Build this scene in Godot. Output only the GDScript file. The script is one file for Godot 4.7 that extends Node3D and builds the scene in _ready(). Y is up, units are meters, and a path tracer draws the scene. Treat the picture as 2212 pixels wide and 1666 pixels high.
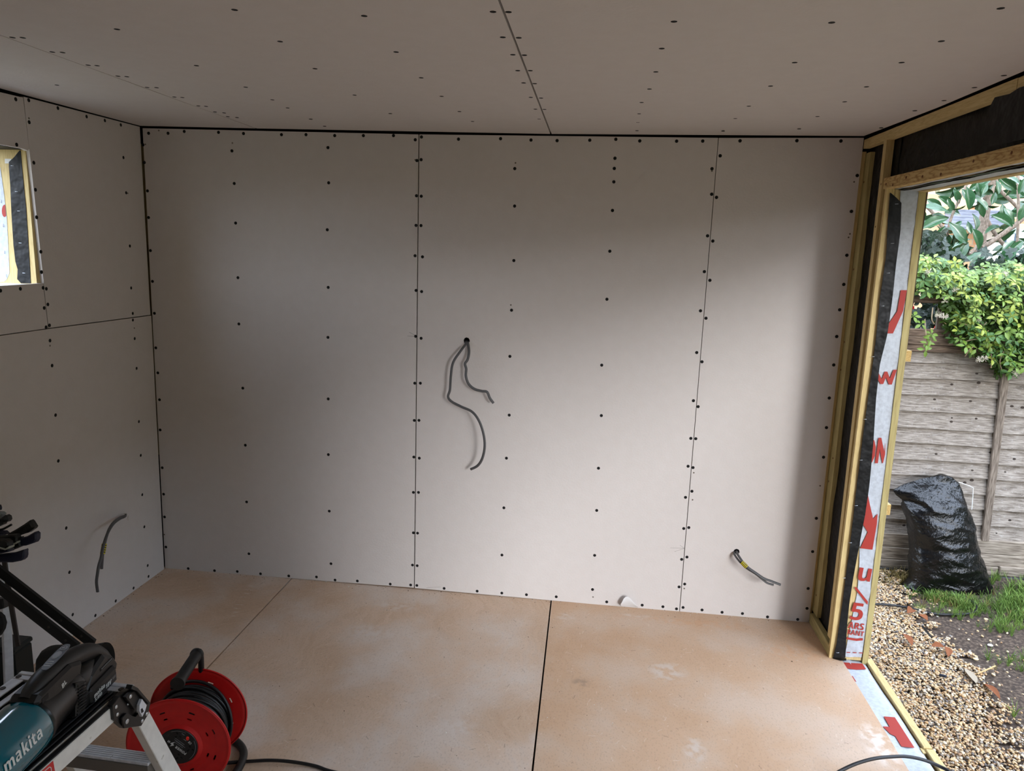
extends Node3D
# A garden room under construction: plasterboard on the walls and ceiling, a ply floor and an open side onto a garden.
# x to the right along the back wall, y up from the floor, z from the back wall towards the camera.

const CAM := Vector3(1.9494, 1.5396, 3.0447)
const FOCAL := 1578.54   # in pixels of the 2212 x 1666 frame
const H := 1.997         # ceiling
const W := 2.942         # inner face of the battens on the open side

var view: Basis
var used := {}
var rng := RandomNumberGenerator.new()
var M := {}

# ---------------------------------------------------------------- geometry
class G:
	var v := PackedVector3Array()
	var n := PackedVector3Array()
	var u := PackedVector2Array()
	var c := PackedColorArray()
	var tint := Color.WHITE

	func tri3(a: Vector3, b: Vector3, d: Vector3, na: Vector3, nb: Vector3, nd: Vector3, ua := Vector2.ZERO, ub := Vector2.ZERO, ud := Vector2.ZERO) -> void:
		v.push_back(a); v.push_back(d); v.push_back(b)
		n.push_back(na); n.push_back(nd); n.push_back(nb)
		u.push_back(ua); u.push_back(ud); u.push_back(ub)
		c.push_back(tint); c.push_back(tint); c.push_back(tint)

	func tri(a: Vector3, b: Vector3, d: Vector3, ua := Vector2.ZERO, ub := Vector2.ZERO, ud := Vector2.ZERO) -> void:   # counter-clockwise seen from outside
		var q := (b - a).cross(d - a).normalized()
		tri3(a, b, d, q, q, q, ua, ub, ud)

	func quad(a: Vector3, b: Vector3, d: Vector3, e: Vector3) -> void:
		tri(a, b, d, Vector2(0, 1), Vector2(1, 1), Vector2(1, 0))
		tri(a, d, e, Vector2(0, 1), Vector2(1, 0), Vector2(0, 0))

	func hexa(p: Array) -> void:   # 0-3 one end counter-clockwise seen from the far end, 4-7 the other end in step
		quad(p[0], p[3], p[2], p[1])
		quad(p[4], p[5], p[6], p[7])
		for i in 4:
			var j := (i + 1) % 4
			quad(p[i], p[j], p[j + 4], p[i + 4])

	func box(lo: Vector3, hi: Vector3, bevel := 0.0, xf := Transform3D.IDENTITY) -> void:
		if bevel <= 0.0:
			var p := []
			for z in [lo.z, hi.z]:
				for q in [[lo.x, lo.y], [hi.x, lo.y], [hi.x, hi.y], [lo.x, hi.y]]:
					p.push_back(xf * Vector3(q[0], q[1], z))
			hexa(p)
			return
		var ce := (lo + hi) / 2.0
		var h := (hi - lo) / 2.0
		var b := minf(bevel, minf(h.x, minf(h.y, h.z)) * 0.98)
		var bx := xf * Transform3D(Basis.IDENTITY, ce)
		# faces
		for ax in 3:
			for s in [-1.0, 1.0]:
				var i := (ax + 1) % 3
				var j := (ax + 2) % 3
				var f := []
				for k in [[-1, -1], [1, -1], [1, 1], [-1, 1]]:
					var q := Vector3.ZERO
					q[ax] = s * h[ax]
					q[i] = k[0] * (h[i] - b)
					q[j] = k[1] * (h[j] - b)
					f.push_back(bx * q)
				if s > 0:
					quad(f[0], f[1], f[2], f[3])
				else:
					quad(f[3], f[2], f[1], f[0])
		for ax in 3:   # edges along ax
			var i := (ax + 1) % 3
			var j := (ax + 2) % 3
			for s in [-1.0, 1.0]:
				for t in [-1.0, 1.0]:
					var f := []
					for k in [[0, -1], [1, -1], [1, 1], [0, 1]]:
						var q := Vector3.ZERO
						q[ax] = k[1] * (h[ax] - b)
						q[i] = s * (h[i] - (b if k[0] == 1 else 0.0))
						q[j] = t * (h[j] - (0.0 if k[0] == 1 else b))
						f.push_back(bx * q)
					if s * t < 0:
						quad(f[3], f[2], f[1], f[0])
					else:
						quad(f[0], f[1], f[2], f[3])
		for sx in [-1.0, 1.0]:
			for sy in [-1.0, 1.0]:
				for sz in [-1.0, 1.0]:
					var s := Vector3(sx, sy, sz)
					var a := bx * (s * Vector3(h.x, h.y - b, h.z - b))
					var d := bx * (s * Vector3(h.x - b, h.y, h.z - b))
					var e := bx * (s * Vector3(h.x - b, h.y - b, h.z))
					if sx * sy * sz > 0:
						tri(a, d, e)
					else:
						tri(a, e, d)

	func prism(poly: PackedVector2Array, z0: float, z1: float, xf := Transform3D.IDENTITY, bevel := 0.0) -> void:   # outline in local xy, from z0 to z1
		if Geometry2D.is_polygon_clockwise(poly):   # Godot's y points down there: make it counter-clockwise in y-up terms below
			pass
		var area := 0.0
		for i in poly.size():
			var a := poly[i]
			var b := poly[(i + 1) % poly.size()]
			area += a.x * b.y - b.x * a.y
		if area < 0:
			poly.reverse()
		var ix := Geometry2D.triangulate_polygon(poly)
		var ins := poly
		if bevel > 0.0:
			ins = PackedVector2Array()
			for i in poly.size():
				var a := poly[(i - 1 + poly.size()) % poly.size()]
				var b := poly[i]
				var d := poly[(i + 1) % poly.size()]
				var e1 := (b - a).normalized()
				var e2 := (d - b).normalized()
				var m := Vector2(-e1.y - e2.y, e1.x + e2.x)
				m = m / maxf(0.5, m.length_squared() * 0.5)
				ins.push_back(b + m * bevel)
		for i in range(0, ix.size(), 3):
			var p := [ins[ix[i]], ins[ix[i + 1]], ins[ix[i + 2]]]
			var ar: float = (p[1] - p[0]).cross(p[2] - p[0])
			if ar < 0:
				p = [p[0], p[2], p[1]]
			tri(xf * Vector3(p[0].x, p[0].y, z1), xf * Vector3(p[1].x, p[1].y, z1), xf * Vector3(p[2].x, p[2].y, z1), p[0], p[1], p[2])
			tri(xf * Vector3(p[0].x, p[0].y, z0), xf * Vector3(p[2].x, p[2].y, z0), xf * Vector3(p[1].x, p[1].y, z0), p[0], p[2], p[1])
		var rings := [[poly, z0], [poly, z1]] if bevel <= 0.0 else [[ins, z0], [poly, z0 + bevel], [poly, z1 - bevel], [ins, z1]]
		for r in rings.size() - 1:
			for i in poly.size():
				var j := (i + 1) % poly.size()
				var a: Vector2 = rings[r][0][i]
				var b: Vector2 = rings[r][0][j]
				var d: Vector2 = rings[r + 1][0][j]
				var e: Vector2 = rings[r + 1][0][i]
				quad(xf * Vector3(a.x, a.y, rings[r][1]), xf * Vector3(b.x, b.y, rings[r][1]), xf * Vector3(d.x, d.y, rings[r + 1][1]), xf * Vector3(e.x, e.y, rings[r + 1][1]))

	func tube(path: Array, radius: float, sides := 8, taper := [], flat := 1.0, closed := false, upref := Vector3.ZERO) -> void:
		var cnt := path.size()
		var rings := []
		var norms := []
		var side := Vector3.ZERO
		for i in cnt:
			var a: Vector3 = path[(i - 1 + cnt) % cnt] if closed else path[maxi(i - 1, 0)]
			var b: Vector3 = path[(i + 1) % cnt] if closed else path[mini(i + 1, cnt - 1)]
			var t := (b - a).normalized()
			if upref != Vector3.ZERO:
				side = upref - t * upref.dot(t)
			elif i == 0:
				side = t.cross(Vector3.UP if absf(t.y) < 0.9 else Vector3.RIGHT)
			else:
				side = side - t * side.dot(t)
			side = side.normalized()
			var up := t.cross(side)
			var r: float = radius * (taper[i] if taper.size() > i else 1.0)
			var ring := []
			var nn := []
			for k in sides:
				var an := TAU * k / sides
				ring.push_back(path[i] + (side * cos(an) + up * sin(an) * flat) * r)
				nn.push_back((side * cos(an) * flat + up * sin(an)).normalized())
			rings.push_back(ring)
			norms.push_back(nn)
		for i in (cnt if closed else cnt - 1):
			var j := (i + 1) % cnt
			for k in sides:
				var l := (k + 1) % sides
				tri3(rings[i][k], rings[i][l], rings[j][l], norms[i][k], norms[i][l], norms[j][l])
				tri3(rings[i][k], rings[j][l], rings[j][k], norms[i][k], norms[j][l], norms[j][k])
		if not closed:
			for k in sides:
				var l := (k + 1) % sides
				tri(path[0], rings[0][l], rings[0][k])
				tri(path[cnt - 1], rings[cnt - 1][k], rings[cnt - 1][l])

	func lathe(prof: Array, seg := 24, xf := Transform3D.IDENTITY, smooth := false, a0 := 0.0, a1 := TAU) -> void:   # (radius, height) pairs about local y, going up the outside
		for i in prof.size() - 1:
			var p: Vector2 = prof[i]
			var q: Vector2 = prof[i + 1]
			var d := (q - p)
			if d.length() < 1e-9:
				continue
			var nn := Vector2(d.y, -d.x).normalized()
			var n0 := nn
			var n1 := nn
			if smooth:
				if i > 0:
					var e: Vector2 = p - prof[i - 1]
					n0 = (nn + Vector2(e.y, -e.x).normalized()).normalized()
				if i < prof.size() - 2:
					var e: Vector2 = prof[i + 2] - q
					n1 = (nn + Vector2(e.y, -e.x).normalized()).normalized()
			for k in seg:
				var a := lerpf(a0, a1, float(k) / seg)
				var b := lerpf(a0, a1, float(k + 1) / seg)
				var ca := Vector3(cos(a), 0, -sin(a))
				var cb := Vector3(cos(b), 0, -sin(b))
				var P := xf * (ca * p.x + Vector3.UP * p.y)
				var Q := xf * (cb * p.x + Vector3.UP * p.y)
				var R := xf * (cb * q.x + Vector3.UP * q.y)
				var S := xf * (ca * q.x + Vector3.UP * q.y)
				var bs := xf.basis.orthonormalized()
				var na := bs * (ca * n0.x + Vector3.UP * n0.y)
				var nb := bs * (cb * n0.x + Vector3.UP * n0.y)
				var nc := bs * (cb * n1.x + Vector3.UP * n1.y)
				var nd := bs * (ca * n1.x + Vector3.UP * n1.y)
				if p.x > 1e-7:
					tri3(P, Q, R, na, nb, nc, Vector2(float(k) / seg, p.y), Vector2(float(k + 1) / seg, p.y), Vector2(float(k + 1) / seg, q.y))
				if q.x > 1e-7:
					tri3(P, R, S, na, nc, nd, Vector2(float(k) / seg, p.y), Vector2(float(k + 1) / seg, q.y), Vector2(float(k) / seg, q.y))

	func grid(pts: Array, cols: int, rows: int, flip := false, wrap := false) -> void:   # smooth sheet; pts row by row
		var nm := []
		nm.resize(pts.size())
		for i in pts.size():
			nm[i] = Vector3.ZERO
		var faces := []
		for r in rows - 1:
			for k in (cols if wrap else cols - 1):
				var k2 := (k + 1) % cols
				var a := r * cols + k
				var b := r * cols + k2
				var d := (r + 1) * cols + k2
				var e := (r + 1) * cols + k
				for f in [[a, b, d], [a, d, e]]:
					if flip:
						f = [f[0], f[2], f[1]]
					var q: Vector3 = (pts[f[1]] - pts[f[0]]).cross(pts[f[2]] - pts[f[0]])
					for i in f:
						nm[i] += q
					faces.push_back(f)
		for f in faces:
			var us := []
			for i in f:
				us.push_back(Vector2(float(i % cols) / (cols - 1), 1.0 - float(i / cols) / (rows - 1)))
			tri3(pts[f[0]], pts[f[1]], pts[f[2]], nm[f[0]].normalized(), nm[f[1]].normalized(), nm[f[2]].normalized(), us[0], us[1], us[2])

	func ball(ce: Vector3, r: Vector3, seg := 12, rows := 8) -> void:
		var pts := []
		for i in rows + 1:
			var a := PI * i / rows - PI / 2
			for k in seg:
				var b := TAU * k / seg
				pts.push_back(ce + Vector3(cos(a) * cos(b), sin(a), -cos(a) * sin(b)) * r)
		grid(pts, seg, rows + 1, false, true)

	func mesh(colored := false) -> ArrayMesh:
		var a := []
		a.resize(Mesh.ARRAY_MAX)
		a[Mesh.ARRAY_VERTEX] = v
		a[Mesh.ARRAY_NORMAL] = n
		a[Mesh.ARRAY_TEX_UV] = u
		if colored:
			a[Mesh.ARRAY_COLOR] = c
		var m := ArrayMesh.new()
		m.add_surface_from_arrays(Mesh.PRIMITIVE_TRIANGLES, a)
		return m


# ---------------------------------------------------------------- the scene tree
func put(o: Node3D, called: String, parent: Node = self) -> void:
	var key := str(parent.get_instance_id()) + called
	var k: int = used.get(key, 0)
	used[key] = k + 1
	o.name = called if k == 0 else "%s_%03d" % [called, k]
	parent.add_child(o, true)

func obj(called: String, g, mat: Material, parent: Node = self, at := Vector3.ZERO) -> MeshInstance3D:
	var o := MeshInstance3D.new()
	o.mesh = g.mesh() if g is G else g
	o.material_override = mat
	o.position = at
	put(o, called, parent)
	return o

func tag(o: Node, label: String, category: String, group := "", kind := "") -> Node:
	o.set_meta("label", label)
	o.set_meta("category", category)
	if group:
		o.set_meta("group", group)
	if kind:
		o.set_meta("kind", kind)
	return o

func thing(called: String, label: String, category: String, at := Vector3.ZERO, group := "") -> Node3D:
	var o := Node3D.new()
	o.position = at
	put(o, called)
	tag(o, label, category, group)
	return o

func struct(called: String, label: String, category: String) -> Node3D:
	var o := Node3D.new()
	put(o, called)
	tag(o, label, category, "", "structure")
	return o

func say(o: Node, label: String) -> Node:
	o.set_meta("label", label)
	return o

# where the line of sight through a pixel meets a plane of the room
func sight(px: float, py: float) -> Vector3:
	return view * Vector3((px - 1106.0) / FOCAL, -(py - 833.0) / FOCAL, -1.0)

func wx(px: float, py: float, x: float) -> Vector3:
	var d := sight(px, py)
	return CAM + d * ((x - CAM.x) / d.x)

func wy(px: float, py: float, y: float) -> Vector3:
	var d := sight(px, py)
	return CAM + d * ((y - CAM.y) / d.y)

func wz(px: float, py: float, z: float) -> Vector3:
	var d := sight(px, py)
	return CAM + d * ((z - CAM.z) / d.z)

func wd(px: float, py: float, depth: float) -> Vector3:
	return CAM + sight(px, py) * depth

func curve(pts: Array, per := 6) -> Array:   # a smooth line through the points
	var out := []
	for i in pts.size() - 1:
		var a: Vector3 = pts[maxi(i - 1, 0)]
		var b: Vector3 = pts[i]
		var d: Vector3 = pts[i + 1]
		var e: Vector3 = pts[mini(i + 2, pts.size() - 1)]
		for k in per:
			out.push_back(b.cubic_interpolate(d, a, e, float(k) / per))
	out.push_back(pts[pts.size() - 1])
	return out

# ---------------------------------------------------------------- materials
func mat(col: Color, rough := 0.8, metal := 0.0) -> StandardMaterial3D:
	var m := StandardMaterial3D.new()
	m.albedo_color = col
	m.roughness = rough
	m.metallic = metal
	return m

func noise(freq: float, sd: int, type := FastNoiseLite.TYPE_SIMPLEX_SMOOTH, oct := 4, fract := FastNoiseLite.FRACTAL_FBM) -> FastNoiseLite:
	var f := FastNoiseLite.new()
	f.seed = sd
	f.frequency = freq
	f.noise_type = type
	f.fractal_type = fract
	f.fractal_octaves = oct
	return f

func ramp(stops: Array) -> Gradient:
	var g := Gradient.new()
	var o := PackedFloat32Array()
	var cs := PackedColorArray()
	for s in stops:
		o.push_back(s[0])
		cs.push_back(s[1])
	g.offsets = o
	g.colors = cs
	return g

func ntex(f: FastNoiseLite, stops := [], size := 512, bump := 0.0) -> NoiseTexture2D:
	var t := NoiseTexture2D.new()
	t.width = size
	t.height = size
	t.seamless = true
	t.noise = f
	if stops.size():
		t.color_ramp = ramp(stops)
	if bump > 0.0:
		t.as_normal_map = true
		t.bump_strength = bump
	return t

func tri_mat(tex: Texture2D, scale: Vector3, rough := 0.85, world := false) -> StandardMaterial3D:
	var m := mat(Color.WHITE, rough)
	m.albedo_texture = tex
	m.uv1_triplanar = true
	m.uv1_world_triplanar = world
	m.uv1_scale = scale
	return m

func _ready() -> void:
	# camera
	view = Basis.from_euler(Vector3(-0.1844, 0.107, 0.0338))
	var cam := Camera3D.new()
	cam.name = "camera"
	cam.transform = Transform3D(view, CAM)
	cam.fov = rad_to_deg(2.0 * atan(833.0 / FOCAL))
	cam.near = 0.05
	cam.far = 200.0
	cam.current = true
	add_child(cam)
	# bright overcast sky
	var sky := ProceduralSkyMaterial.new()
	sky.sky_top_color = Color(0.84, 0.895, 0.985)
	sky.sky_horizon_color = Color(0.92, 0.95, 0.99)
	sky.sky_energy_multiplier = 2.05
	sky.ground_bottom_color = Color(0.35, 0.34, 0.30)
	sky.ground_horizon_color = Color(0.55, 0.55, 0.52)
	sky.sun_angle_max = 40.0
	var env := Environment.new()
	env.background_mode = Environment.BG_SKY
	env.sky = Sky.new()
	env.sky.sky_material = sky
	env.tonemap_mode = Environment.TONE_MAPPER_LINEAR
	env.tonemap_exposure = 1.6
	env.sdfgi_enabled = true
	env.ssao_enabled = true
	env.ssil_enabled = true
	var we := WorldEnvironment.new()
	we.name = "world"
	we.environment = env
	add_child(we)
	# the sun behind thin cloud: a broad soft source
	var sun := DirectionalLight3D.new()
	sun.name = "hazy_sun"
	sun.light_color = Color(0.98, 0.985, 1.0)
	sun.light_energy = 0.74
	sun.light_angular_distance = 18.0
	sun.shadow_enabled = true
	sun.look_at_from_position(Vector3(5.5, 2.48, 10), Vector3(0, 0, 0))
	add_child(sun)

	rng.seed = 4
	make_materials()
	build_walls()
	build_open_side()
	build_garden()
	build_tools()

func make_materials() -> void:
	# plasterboard paper: faintly mottled ivory grey
	var pb := tri_mat(ntex(noise(0.012, 3, FastNoiseLite.TYPE_SIMPLEX_SMOOTH, 5), [[0.0, Color(0.801, 0.776, 0.759)], [0.5, Color(0.807, 0.782, 0.766)], [1.0, Color(0.813, 0.789, 0.774)]], 1024), Vector3(1.3, 1.3, 1.3), 0.93, true)
	pb.normal_enabled = true
	pb.normal_texture = ntex(noise(0.12, 8, FastNoiseLite.TYPE_SIMPLEX, 3), [], 512, 1.2)
	pb.normal_scale = 0.12
	M.board = pb
	var bc := pb.duplicate()
	M.ceiling_board = bc
	M.board_edge = tri_mat(ntex(noise(0.09, 4), [[0.0, Color(0.70, 0.67, 0.62)], [1.0, Color(0.88, 0.86, 0.82)]], 256), Vector3(6, 6, 6), 0.95)
	M.screw = mat(Color(0.02, 0.02, 0.022), 0.9)
	M.old_hole = mat(Color(0.42, 0.39, 0.35), 0.95)
	var grain := noise(0.009, 21, FastNoiseLite.TYPE_SIMPLEX_SMOOTH, 4, FastNoiseLite.FRACTAL_RIDGED)
	grain.domain_warp_enabled = true
	grain.domain_warp_amplitude = 22.0
	grain.domain_warp_frequency = 0.006
	var gt := ntex(grain, [[0.0, Color(0.86, 0.775, 0.56)], [0.55, Color(0.83, 0.74, 0.52)], [0.82, Color(0.79, 0.69, 0.47)], [1.0, Color(0.72, 0.60, 0.40)]], 1024)
	for ax in 3:
		var s := Vector3(9.0, 9.0, 9.0)
		s[ax] = 0.75
		M["pine" + "xyz"[ax]] = tri_mat(gt, s, 0.75)
	var gt2 := ntex(grain, [[0.0, Color(0.74, 0.69, 0.48)], [0.6, Color(0.69, 0.63, 0.42)], [1.0, Color(0.61, 0.545, 0.36)]], 512)
	for ax in 3:
		var s := Vector3(9.0, 9.0, 9.0)
		s[ax] = 0.75
		M["treated" + "xyz"[ax]] = tri_mat(gt2, s, 0.8)
	M.figured = tri_mat(ntex(grain, [[0.0, Color(0.85, 0.76, 0.54)], [0.5, Color(0.80, 0.69, 0.46)], [0.8, Color(0.68, 0.54, 0.33)], [1.0, Color(0.54, 0.40, 0.22)]], 1024), Vector3(7, 7, 1.1), 0.75)
	M.knot = mat(Color(0.42, 0.26, 0.13), 0.8)
	M.endgrain = tri_mat(ntex(noise(0.08, 33), [[0.0, Color(0.66, 0.52, 0.30)], [1.0, Color(0.86, 0.76, 0.52)]], 256), Vector3(9, 9, 9), 0.9)
	M.osb = tri_mat(ntex(noise(0.03, 14), [[0.0, Color(0.70, 0.56, 0.34)], [1.0, Color(0.83, 0.72, 0.50)]], 512), Vector3(3, 3, 3), 0.85)
	var bm := tri_mat(ntex(noise(0.02, 40, FastNoiseLite.TYPE_SIMPLEX_SMOOTH, 5), [[0.0, Color(0.040, 0.041, 0.045)], [0.6, Color(0.055, 0.056, 0.060)], [0.85, Color(0.09, 0.09, 0.092)], [1.0, Color(0.17, 0.168, 0.163)]], 512), Vector3(2.2, 2.2, 2.2), 0.5)
	bm.metallic_specular = 0.35
	bm.normal_enabled = true
	bm.normal_texture = ntex(noise(0.014, 41, FastNoiseLite.TYPE_SIMPLEX_SMOOTH, 3), [], 512, 6.0)
	bm.normal_scale = 0.6
	M.black_sheet = bm
	var gm := tri_mat(ntex(noise(0.02, 50, FastNoiseLite.TYPE_SIMPLEX_SMOOTH, 5), [[0.0, Color(0.68, 0.70, 0.73)], [0.5, Color(0.73, 0.755, 0.785)], [1.0, Color(0.77, 0.795, 0.825)]], 512), Vector3(5, 5, 5), 0.6)
	gm.normal_enabled = true
	gm.normal_texture = ntex(noise(0.02, 51, FastNoiseLite.TYPE_SIMPLEX_SMOOTH, 4), [], 512, 4.0)
	gm.normal_scale = 0.35
	M.grey_sheet = gm
	M.red_print = mat(Color(0.64, 0.175, 0.13), 0.65)
	M.void = mat(Color(0.03, 0.03, 0.032), 0.95)
	M.staple = mat(Color(0.75, 0.77, 0.80), 0.35, 0.9)
	M.outer = mat(Color(0.30, 0.25, 0.19), 0.9)
	M.floor = floor_material()

func floor_material() -> StandardMaterial3D:   # rotary-cut ply: wavy orange veneer figure under plaster dust, scuffs and grime
	var w := 1240
	var h := 1240
	var im := Image.create_empty(w, h, false, Image.FORMAT_RGB8)
	var big := noise(0.004, 60, FastNoiseLite.TYPE_SIMPLEX_SMOOTH, 4)
	var fine := noise(0.3, 62, FastNoiseLite.TYPE_SIMPLEX, 2)
	var dust := noise(0.006, 63, FastNoiseLite.TYPE_SIMPLEX_SMOOTH, 5)
	var scuff := noise(0.05, 64, FastNoiseLite.TYPE_SIMPLEX_SMOOTH, 3, FastNoiseLite.FRACTAL_RIDGED)
	var grime := noise(0.22, 65, FastNoiseLite.TYPE_SIMPLEX, 2)
	var base := Color(0.81, 0.70, 0.597)
	var dark := Color(0.735, 0.605, 0.485)
	var pale := Color(0.835, 0.79, 0.75)
	for y in h:
		for x in w:
			var b := big.get_noise_2d(x, y)
			var u := float(x)
			var v := float(y)
			if x < 238:      # the left sheet's veneer runs across the room, the others' along it
				u = y
				v = x
			var warp := b * 90.0
			var f := fine.get_noise_2d(u * 0.16 + warp * 0.16, v * 0.012)
			var f2 := fine.get_noise_2d(u * 0.9 + warp * 0.5, v * 0.05 + 500.0)
			var t := clampf(0.34 + f * 0.30 + f2 * 0.18 + b * 0.75, 0.0, 1.0)
			var third := 1.0 if x > 706 and x < 1200 else 0.0      # the sheet by the opening is a ruddier veneer with less dust on it
			var c := base.lerp(dark, t).lerp(Color(0.77, 0.615, 0.475), third * 0.6)
			var d := smoothstep(-0.35, 0.6, dust.get_noise_2d(x, y) + f * 0.15) * 0.62
			d += smoothstep(0.70, 0.95, scuff.get_noise_2d(x + y * 0.2, y * 0.8)) * 0.22
			c = c.lerp(pale, clampf(d + 0.10, 0.0, 0.9) * (1.0 - 0.4 * third))
			var k := smoothstep(0.40, 0.75, grime.get_noise_2d(u * 1.3, v * 0.6))
			c = c.lerp(Color(0.42, 0.36, 0.31), k * 0.16)
			im.set_pixel(x, y, c)
	# scratches of plaster dust, trodden chips and a whitish scrape by the left corner
	var r := RandomNumberGenerator.new()
	r.seed = 77
	for i in 2600:
		var p := Vector2(r.randf() * w, r.randf() * h)
		var a := r.randf() * TAU
		var len := r.randf_range(2.0, 10.0) if r.randf() < 0.4 else r.randf_range(1.0, 4.0)
		var bend := r.randf_range(-0.02, 0.02)
		var white := r.randf() < 0.85
		for k in int(len):
			var q := Vector2i(p)
			if q.x >= 0 and q.x < w and q.y >= 0 and q.y < h:
				im.set_pixel(q.x, q.y, im.get_pixel(q.x, q.y).lerp(Color(0.93, 0.90, 0.86) if white else Color(0.34, 0.27, 0.21), 0.34))
			p += Vector2(cos(a), sin(a))
			a += bend
	# smears of plaster, a scrape near the left corner and a dull patch: where each lies on the floor, half sizes, tone
	for st in [[wy(1375, 1330, 0), 0.09, 0.02, pale, 0.7], [wy(1222, 1333, 0), 0.06, 0.05, pale, 0.6], [wy(1255, 1474, 0), 0.045, 0.035, Color(0.55, 0.48, 0.41), 0.55], [wy(1440, 1450, 0), 0.10, 0.10, pale, 0.7], [wy(1900, 1610, 0), 0.07, 0.16, Color(0.93, 0.91, 0.89), 0.7], [wy(1500, 1620, 0), 0.05, 0.10, pale, 0.7], [wy(860, 1310, 0), 0.14, 0.06, pale, 0.6], [wy(800, 1365, 0), 0.16, 0.08, pale, 0.6], [wy(985, 1570, 0), 0.10, 0.06, pale, 0.6], [wy(1720, 1410, 0), 0.18, 0.10, base.lerp(Color(0.80, 0.55, 0.36), 0.6), 0.5], [wy(1500, 1345, 0), 0.35, 0.05, base.lerp(Color(0.80, 0.55, 0.36), 0.5), 0.5]]:
		stain(im, st[0], st[1], st[2], st[3], st[4])
	for k in 9:
		var q := wy(500 + k * 5.5, 1330 - k * 8.0, 0)
		stain(im, q, 0.030, 0.006, Color(0.88, 0.86, 0.83), 0.55)
	var m := mat(Color.WHITE, 0.62)
	m.albedo_texture = ImageTexture.create_from_image(im)
	m.uv1_triplanar = true
	m.uv1_world_triplanar = true
	m.uv1_scale = Vector3(0.31, 0.31, 0.31)
	return m

func stain(im: Image, at: Vector3, rx: float, rz: float, c: Color, much: float) -> void:
	var k := 0.31 * im.get_width()
	var f := noise(0.06, int(at.x * 100.0), FastNoiseLite.TYPE_SIMPLEX_SMOOTH, 4)
	for j in range(int((at.z - rz) * k), int((at.z + rz) * k) + 1):
		for i in range(int((at.x - rx) * k), int((at.x + rx) * k) + 1):
			var d := Vector2((i / k - at.x) / rx, (j / k - at.z) / rz).length()
			var a := smoothstep(1.0, 0.25, d) * clampf(0.5 + f.get_noise_2d(i, j) * 1.6, 0.0, 1.0) * much
			if a > 0.0 and i >= 0 and j >= 0 and i < im.get_width() and j < im.get_height():
				im.set_pixel(i, j, im.get_pixel(i, j).lerp(c, a))

func plate(a: Array, lo: float, hi: float, xf := Transform3D.IDENTITY, holes := []) -> G:   # a board with round holes: cut upright through each hole so that no piece has an inside loop
	var g := G.new()
	var left := PackedVector2Array(a)
	if holes.is_empty():
		g.prism(left, lo, hi, xf)
		return g
	var hc: Vector2 = holes[0][0]
	var r: float = holes[0][1]
	var big := 50.0
	var half_l := Geometry2D.intersect_polygons(left, PackedVector2Array([Vector2(-big, -big), Vector2(hc.x, -big), Vector2(hc.x, big), Vector2(-big, big)]))[0]
	var half_r := Geometry2D.intersect_polygons(left, PackedVector2Array([Vector2(hc.x, -big), Vector2(big, -big), Vector2(big, big), Vector2(hc.x, big)]))[0]
	var disc := PackedVector2Array()
	for k in 20:
		disc.push_back(hc + Vector2(cos(TAU * k / 20.0), sin(TAU * k / 20.0)) * r * (1.0 + 0.06 * sin(k * 2.7)))
	for h in [half_l, half_r]:
		for q in Geometry2D.clip_polygons(h, disc):
			g.prism(q, lo, hi, xf)
	return g

func screw_mesh(r: float) -> ArrayMesh:   # a countersunk black head, a shallow cup with a raised rim
	var g := G.new()
	g.lathe([Vector2(r, -0.001), Vector2(r, 0.0003), Vector2(r * 0.8, 0.0006), Vector2(r * 0.35, 0.0004), Vector2(0, 0.0003)], 9)
	return g.mesh()

func screws(parent: Node, pixels: Array, plane: String, at: float, m: Mesh, material: Material, called := "screw") -> void:
	for i in range(0, pixels.size(), 2):
		var o := obj(called, m, material, parent)
		var px: float = pixels[i]
		var py: float = pixels[i + 1]
		if plane == "z":
			o.transform = Transform3D(Basis(Vector3.RIGHT, PI / 2), wz(px, py, at))
		elif plane == "x":
			o.transform = Transform3D(Basis(Vector3.BACK, -PI / 2), wx(px, py, at))
		elif plane == "right":
			o.transform = Transform3D(Basis(Vector3.BACK, PI / 2), wx(px, py, at))
		else:
			o.transform = Transform3D(Basis(Vector3.RIGHT, PI), wy(px, py, at))

func xy(p: Vector3) -> Vector2:
	return Vector2(p.x, p.y)

func zy(p: Vector3) -> Vector2:   # left wall, seen from the room: -z to the right
	return Vector2(-p.z, p.y)

func xz(p: Vector3) -> Vector2:
	return Vector2(p.x, p.z)

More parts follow.
